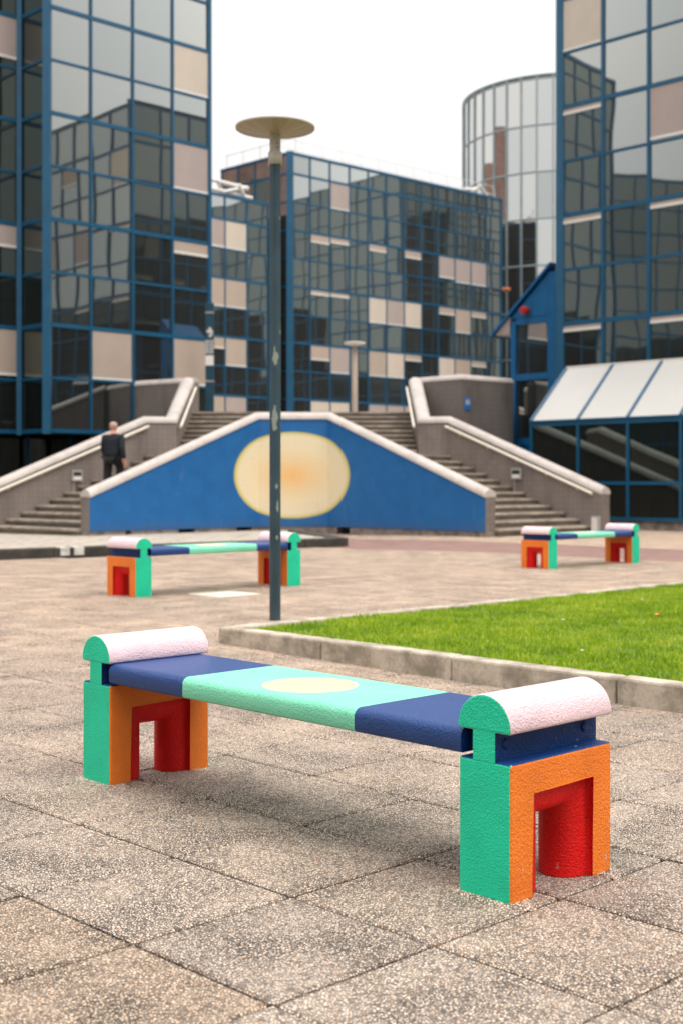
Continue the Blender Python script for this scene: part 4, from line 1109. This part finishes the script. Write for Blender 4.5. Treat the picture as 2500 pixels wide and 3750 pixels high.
# ------------------------------------------------------------------ near lamp post
LX, LY = (1008 - 1250) / 4746 * 11.2, 11.2
lg = gz(LX, LY)
lamp = thing('street_lamp', 'tall street lamp with flat disc head and scratched dark pole, beside the lawn corner', 'street lamp', (LX, LY, lg), 0, 'disc-topped lamps')
MB().lathe([(0.0485, -0.02), (0.0485, 4.02 - lg)], 28).build('pole', M_POLE, lamp)
MB().lathe([(0.05, 4.0 - lg), (0.0605, 4.0 - lg), (0.0605, 4.108 - lg), (0.052, 4.112 - lg)], 28).build('collar', M_LAMPSKIN, lamp)
MB().lathe([(0.0475, 4.112 - lg), (0.0475, 4.26 - lg)], 28).build('neck', M_LAMPSKIN, lamp)
for z in (4.03, 4.08):
    MB().tube((0, -0.0625, z - lg), (0, -0.058, z - lg), 0.006, 8).build('screw', M_GREYBOX, lamp)
for z in (4.145, 4.18):
    MB().tube((0.022, -0.0455, z - lg), (0.022, -0.040, z - lg), 0.006, 8).build('screw', M_DARK, lamp)
zz = 4.318 - lg
MB().lathe([(0.047, zz - 0.062), (0.16, zz - 0.045), (0.28, zz - 0.018), (0.335, zz - 0.002)], 56).build('dish_underside', M_DISH, lamp)
MB().lathe([(0.335, zz - 0.004), (0.342, zz - 0.003), (0.343, zz + 0.014), (0.30, zz + 0.026), (0.15, zz + 0.040), (0.002, zz + 0.044)], 56).build('dish_cover', M_LAMPSKIN, lamp)

# ------------------------------------------------------------------ benches
T, L, D = 0.204, 2.298, 0.517
HS, HC = 0.413, 0.508
def make_bench():
    root = thing('painted_bench', 'nearest and largest painted concrete bench, mint, navy, orange and pink, in the foreground', 'bench')
    a, b, top = 0.106, 0.411, 0.316
    prof = [(0.0, 0.0), (0.020, 0.004)]
    r_ = (T - 0.04) / 2
    for k in range(1, 12):
        t = pi * k / 12; prof.append((T / 2 - r_ * cos(t), 0.004 + 0.094 * sin(t)))
    prof += [(T - 0.020, 0.004), (T, 0.0)]
    for u0 in (0.0, L - T):
        mb = MB(); nP = len(prof)
        # inside of the arch (red), one ring per station
        vs = []
        for (u, d) in prof:
            vs += [(u0 + u, a + d, 0), (u0 + u, a + d, top - d), (u0 + u, b - d, top - d), (u0 + u, b - d, 0)]
        fs = [(4 * i + k, 4 * (i + 1) + k, 4 * (i + 1) + k + 1, 4 * i + k + 1) for i in range(nP - 1) for k in range(3)]
        mb.add(vs, fs, 2)
        for k, f in enumerate(range(len(mb.f) - len(fs), len(mb.f))): mb.smooth.add(f)
        # orange faces
        for u, fl in ((u0, True), (u0 + T, False)):
            q = [(u, 0, 0), (u, a, 0), (u, a, top), (u, b, top), (u, b, 0), (u, D, 0), (u, D, HS), (u, 0, HS)]
            f1 = [(0, 1, 2, 7), (7, 2, 3, 6), (3, 4, 5, 6)]
            if fl: f1 = [f[::-1] for f in f1]
            mb.add(q, f1, 1)
        # mint ends, navy shoulder, underside
        mb.add([(u0, 0, 0), (u0 + T, 0, 0), (u0 + T, 0, HS), (u0, 0, HS)], [(0, 1, 2, 3)], 0)
        mb.add([(u0, D, 0), (u0 + T, D, 0), (u0 + T, D, HS), (u0, D, HS)], [(3, 2, 1, 0)], 0)
        mb.add([(u0, 0, HS), (u0 + T, 0, HS), (u0 + T, D, HS), (u0, D, HS)], [(0, 1, 2, 3)], 3)
        o = mb.build('support', [M_MINT, M_ORANGE, M_RED, M_NAVY], root)
        # soften outer edges
        bv = o.modifiers.new('edge', 'BEVEL'); bv.width = 0.010 * U; bv.segments = 3; bv.limit_method = 'WEIGHT'
        me = o.data; bm = bmesh.new(); bm.from_mesh(me); bmesh.ops.remove_doubles(bm, verts=bm.verts, dist=1e-5)
        wl = bm.edges.layers.float.new('bevel_weight_edge')
        for e in bm.edges:
            if len(e.link_faces) != 2 or e.calc_face_angle(0) < 0.9: continue
            outer_ = all(min(abs(v.co.y), abs(v.co.y - D * U), abs(v.co.z - HS * U)) < 1e-4 for v in e.verts)
            e[wl] = 1.0 if outer_ else (0.45 if all(abs(v.co.x - u0 * U) < 1e-4 or abs(v.co.x - (u0 + T) * U) < 1e-4 for v in e.verts) else 0.0)
        bm.to_mesh(me); bm.free()
        # neck
        n0, n1 = u0 + 0.058, u0 + 0.144
        nk = MB()
        z0_, z1_ = HS - 0.004, HC + 0.03
        nk.add([(n0, 0.0, z0_), (n1, 0.0, z0_), (n1, 0.0, z1_), (n0, 0.0, z1_)], [(0, 1, 2, 3)], 0)
        nk.add([(n0, D, z0_), (n1, D, z0_), (n1, D, z1_), (n0, D, z1_)], [(3, 2, 1, 0)], 0)
        nk.add([(n0, 0, z0_), (n0, 0, z1_), (n0, D, z1_), (n0, D, z0_)], [(0, 1, 2, 3)], 1)
        nk.add([(n1, 0, z0_), (n1, 0, z1_), (n1, D, z1_), (n1, D, z0_)], [(3, 2, 1, 0)], 1)
        nko = nk.build('neck', [M_MINT, M_NAVY], root)
        for un in (n0 - 0.004, n1 + 0.004):
            for v_ in (0.05, 0.45):
                MB().lathe([(0.0165, 0), (0.0165, 0.002), (0.012, 0.0065), (0.0005, 0.0085)], 16).build('bolt', M_NAVY, nko)
                bo = nko.children[-1]
                bo.location = ((n1 if un > n1 else n0) * U, v_ * U, 0.462 * U)
                bo.rotation_euler = (0, pi / 2 if un > n1 else -pi / 2, 0)
        # half-round arm roll
        cp_ = MB(); seg = 20; R_ = T / 2 + 0.001; cu = u0 + T / 2
        arc = [(cu + R_ * cos(pi - pi * k / seg), HC + 0.003 + 0.100 * sin(pi * k / seg)) for k in range(seg + 1)]
        poly = [(cu - R_ + 0.003, HC - 0.008)] + arc + [(cu + R_ - 0.003, HC - 0.008)]
        m_ = len(poly)
        v0_, v1_ = -0.002, D + 0.002
        ring = [(u, v, z) for v in (v0_, v1_) for u, z in poly]
        cp_.add(ring, [(k, m_ + k, m_ + k + 1, k + 1) for k in range(m_ - 1)], 1, smooth=True)
        cp_.add([ring[0], ring[m_ - 1], ring[2 * m_ - 1], ring[m_]], [(0, 1, 2, 3)], 1)
        cp_.add(ring[:m_], [tuple(range(m_ - 1, -1, -1))], 0); cp_.add(ring[m_:], [tuple(range(m_))], 0)
        co = cp_.build('armrest', [M_MINT, M_PINK], root)
        bm = bmesh.new(); bm.from_mesh(co.data); bmesh.ops.remove_doubles(bm, verts=bm.verts, dist=1e-5); bmesh.ops.recalc_face_normals(bm, faces=bm.faces); bm.to_mesh(co.data); bm.free()
        bv = co.modifiers.new('edge', 'BEVEL'); bv.width = 0.006 * U; bv.segments = 2; bv.limit_method = 'ANGLE'; bv.angle_limit = radians(50)
        # steel shoe that carries the seat
        s0, s1 = (n1, u0 + 0.225) if u0 < 1 else (u0 - 0.02, n0)
        MB().box((s0, s1), (0.05, 0.46), (0.428, 0.470)).build('seat_bracket', M_NAVY, root)
    s0, s1 = 0.196, L - 0.196
    sec = []; zb_, zt = 0.420, 0.500; rr = 0.030
    for (cy, cz, a0, rd) in ((0.002 + rr, zt - rr, pi, rr), ):
        for k in range(7): sec.append((cy + rd * cos(a0 - (pi / 2) * k / 6), cz + rd * sin(a0 - (pi / 2) * k / 6)))
    for k in range(7): sec.append((0.500 - rr + rr * sin(pi / 2 * k / 6), zt - rr + rr * cos(pi / 2 * k / 6)))
    sec += [(0.500, zb_ + 0.008), (0.492, zb_), (0.010, zb_), (0.002, zb_ + 0.008)]
    st = MB(); m_ = len(sec); nst = 24
    ring = [(s0 + (s1 - s0) * i / nst, v, z) for i in range(nst + 1) for v, z in sec]
    st.add(ring, [(i * m_ + k, i * m_ + (k + 1) % m_, (i + 1) * m_ + (k + 1) % m_, (i + 1) * m_ + k) for i in range(nst) for k in range(m_)], 0, smooth=True)
    st.add(ring[:m_], [tuple(range(m_))], 0); st.add(ring[nst * m_:], [tuple(range(m_ - 1, -1, -1))], 0)
    so = st.build('seat', M_SEAT, root)
    bm = bmesh.new(); bm.from_mesh(so.data); bmesh.ops.recalc_face_normals(bm, faces=bm.faces); bm.to_mesh(so.data); bm.free()
    bv = so.modifiers.new('edge', 'BEVEL'); bv.width = 0.005 * U; bv.segments = 2; bv.limit_method = 'ANGLE'; bv.angle_limit = radians(60)
    root['group'] = 'painted benches on the plaza'
    return root
bench = make_bench()
def place_bench(o, x, y, th, z=0.0):
    o.location = (x * U, y * U, z * U); o.rotation_euler = (0, 0, th)
place_bench(bench, -1.095, 5.484, -0.804, 0.002)
# the two far benches stand a quarter turn round: corner (u=T, v=D or 0) read from the photograph
b2_ = copy_tree(bench)
b2_['label'] = 'painted bench standing farther back on the left, with the lamp post crossing its far end'
place_bench(b2_, -2.095, 13.22, radians(44.7), 0.075)
b3_ = copy_tree(bench)
b3_['label'] = 'painted bench farthest off on the right, in front of the red brick path'
place_bench(b3_, 3.00, 18.78, radians(43.0), 0.0)

# pale mortar worn round the near feet
def mortar(cx, cy, rx_, ry_, label):
    m = MB(); n = 40; rg_ = random.Random(int(cx * 100) + 5); ph = [rg_.uniform(0, 6) for _ in range(5)]
    def rim(k, s_):
        a = 2 * pi * k / n; f = 1 + 0.10 * sin(3 * a + ph[0]) + 0.08 * sin(5 * a + ph[1]) + 0.06 * sin(9 * a + ph[2]) + 0.04 * sin(14 * a + ph[3])
        return (cx + UD[0] * cos(a) * rx_ * f * s_ + VD[0] * sin(a) * ry_ * f * s_, cy + UD[1] * cos(a) * rx_ * f * s_ + VD[1] * sin(a) * ry_ * f * s_)
    top = [(*rim(k, 1.0), 0.0035) for k in range(n)]; bot = [(*rim(k, 1.12), -0.004) for k in range(n)]
    m.add(top, [tuple(range(n))]); m.add(top + bot, [(k, n + k, n + (k + 1) % n, (k + 1) % n) for k in range(n)])
    return m
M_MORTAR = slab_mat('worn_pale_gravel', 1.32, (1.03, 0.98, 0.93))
def bw(u, v): return (-1.095 + 0.6945 * u + 0.7195 * v, 5.484 - 0.7195 * u + 0.6945 * v)
k_ = 0
for u in (0.102, L - 0.102):
    for v in (0.04, 0.475):
        x, y = bw(u, v)
        m = mortar(x, y, 0.135, 0.082, '')
        o = m.build('mortar_patch', M_MORTAR, plaza); k_ += 1

# ------------------------------------------------------------------ person on the stairs
def skin_mesh(name, pts, edges_, mat, parent, sub=2):
    """pts: list of (x, y, z, rx, ry) in survey units relative to the feet"""
    me = bpy.data.meshes.new(name)
    me.from_pydata([(p[0] * U, p[1] * U, p[2] * U) for p in pts], edges_, [])
    o = bpy.data.objects.new(name, me); COL.objects.link(o); o.parent = parent
    md = o.modifiers.new('skin', 'SKIN'); md.use_smooth_shade = True
    sv = me.skin_vertices[0].data if me.skin_vertices else None
    if sv is None:
        bm = bmesh.new(); bm.from_mesh(me); bm.verts.layers.skin.verify(); bm.to_mesh(me); bm.free(); sv = me.skin_vertices[0].data
    for i, p in enumerate(pts):
        sv[i].radius = (p[3] * U, p[4] * U); sv[i].use_root = (i == 0)
    sb = o.modifiers.new('sub', 'SUBSURF'); sb.levels = sub; sb.render_levels = sub
    me.materials.append(mat)
    return o
K = 2.0 / 1.80
def P_(x, y, z, rx_, ry_=None): return (x * K, y * K, z * K, rx_ * K, (ry_ if ry_ else rx_) * K)
# which step he stands on
px_, py_ = (412 - 1250) / 4746 * 32.9, 32.9
along = ((2 * AX - px_ - 3.65) * -R2 + (py_ - 30.18) * R2)
step_i = int(along / run0); fz = rise * (step_i + 1)
man = thing('person', 'man with short grey hair in dark jacket and trousers climbing the left stairs', 'person', (px_, py_, fz), 0.0)
man.rotation_euler = (0, 0, -radians(24)); man.scale = (1.12, 1.08, 1.0)   # broad build
rs2 = rise / K
# body: faces +Y (away up the stairs); +X is his right
body = [P_(0, 0, 0.97, .10, .08), P_(0, 0.01, 1.12, .12, .085), P_(0, 0.02, 1.30, .15, .10), P_(0, 0.02, 1.43, .12, .085), P_(0, 0.035, 1.515, .052, .055), P_(0, 0.05, 1.575, .056, .06),
        P_(0, 0.055, 1.64, .078, .092), P_(0, 0.05, 1.71, .078, .095), P_(0, 0.05, 1.765, .05, .06),
        P_(.10, 0.0, 0.92, .06), P_(.105, 0.14, 0.66 + .05, .055), P_(.105, 0.06, 0.28 + rs2, .045), P_(.105, 0.05, 0.06 + rs2, .04), P_(.11, 0.20, 0.03 + rs2, .035),
        P_(-.10, 0.0, 0.92, .06), P_(-.105, -0.02, 0.50, .055), P_(-.105, -0.12, 0.10, .04), P_(-.11, 0.0, 0.03, .035),
        P_(.19, 0.02, 1.42, .055), P_(.245, -0.03, 1.14, .042), P_(.275, 0.02, 0.90, .030), P_(.28, 0.04, 0.83, .032, .026),
        P_(-.19, 0.02, 1.42, .055), P_(-.24, 0.04, 1.14, .042), P_(-.235, 0.14, 0.92, .030), P_(-.23, 0.17, 0.85, .032, .026)]
be = [(0, 1), (1, 2), (2, 3), (3, 4), (4, 5), (5, 6), (6, 7), (7, 8), (0, 9), (9, 10), (10, 11), (11, 12), (12, 13), (0, 14), (14, 15), (15, 16), (16, 17),
      (3, 18), (18, 19), (19, 20), (20, 21), (3, 22), (22, 23), (23, 24), (24, 25)]
bo = skin_mesh('body', body, be, M_SKIN, man)
jk = [P_(0, 0.0, 0.90, .205, .15), P_(0, 0.01, 1.08, .205, .145), P_(0, 0.02, 1.30, .22, .145), P_(0, 0.02, 1.44, .17, .115), P_(0, 0.03, 1.50, .075, .075),
      P_(.20, 0.02, 1.42, .075), P_(.255, -0.03, 1.14, .062), P_(.28, 0.015, 0.915, .05),
      P_(-.20, 0.02, 1.42, .075), P_(-.25, 0.04, 1.14, .062), P_(-.24, 0.135, 0.935, .05)]
skin_mesh('jacket', jk, [(0, 1), (1, 2), (2, 3), (3, 4), (3, 5), (5, 6), (6, 7), (3, 8), (8, 9), (9, 10)], M_JACKET, man)
tr = [P_(0, 0, 0.98, .165, .125), P_(.10, 0.0, 0.90, .11), P_(.108, 0.14, 0.71, .09), P_(.108, 0.06, 0.28 + rs2, .07), P_(.108, 0.05, 0.07 + rs2, .068),
      P_(-.10, 0.0, 0.90, .11), P_(-.108, -0.02, 0.50, .085), P_(-.108, -0.12, 0.11, .068)]
skin_mesh('trousers', tr, [(0, 1), (1, 2), (2, 3), (3, 4), (0, 5), (5, 6), (6, 7)], M_TROUSERS, man)
for (x, y, z) in ((.108, 0.05, rs2), (-.108, -0.11, 0.0)):
    skin_mesh('shoe', [P_(x, y - 0.02, z + 0.045, .045, .04), P_(x, y + 0.10, z + 0.04, .048, .034), P_(x, y + 0.20, z + 0.032, .035, .026)], [(0, 1), (1, 2)], M_LEATHER, man)
hair = [P_(0, 0.03, 1.60, .066, .06), P_(0, 0.035, 1.66, .084, .09), P_(0, 0.04, 1.72, .082, .092), P_(0, 0.045, 1.768, .052, .06)]
skin_mesh('hair', hair, [(0, 1), (1, 2), (2, 3)], M_SCALP, man)
for s_ in (1, -1):
    skin_mesh('ear', [P_(s_ * .084, 0.055, 1.615, .014, .02), P_(s_ * .094, 0.045, 1.655, .014, .024)], [(0, 1)], M_SKIN, man)
    skin_mesh('eye', [P_(s_ * .032, 0.142, 1.655, .010), P_(s_ * .032, 0.147, 1.655, .009)], [(0, 1)], M_DARK, man, 1)
skin_mesh('nose', [P_(0, 0.142, 1.665, .011), P_(0, 0.168, 1.62, .016)], [(0, 1)], M_SKIN, man, 1)
skin_mesh('mouth', [P_(-.022, 0.138, 1.59, .007), P_(.022, 0.138, 1.59, .007)], [(0, 1)], M_REDPLASTIC, man, 1)
for s_, hx, hy, hz in ((1, .28, 0.04, 0.83), (-1, -.23, 0.17, 0.85)):
    for k, ln in enumerate((.085, .095, .09, .072)):
        y0 = hy - 0.03 + 0.021 * k
        fp = [P_(hx, y0, hz, .0105), P_(hx + s_ * .004, y0 + .004, hz - 0.035 - ln * .4, .0098), P_(hx - s_ * .006, y0 + .010, hz - 0.035 - ln * .75, .009), P_(hx - s_ * .02, y0 + .014, hz - 0.035 - ln, .0078)]
        skin_mesh('finger', fp, [(0, 1), (1, 2), (2, 3)], M_SKIN, man, 1)
    tp = [P_(hx, hy + 0.02, hz + 0.02, .013), P_(hx - s_ * .005, hy + 0.055, hz - 0.015, .012), P_(hx - s_ * .012, hy + 0.062, hz - 0.055, .009)]
    skin_mesh('thumb', tp, [(0, 1), (1, 2)], M_SKIN, man, 1)
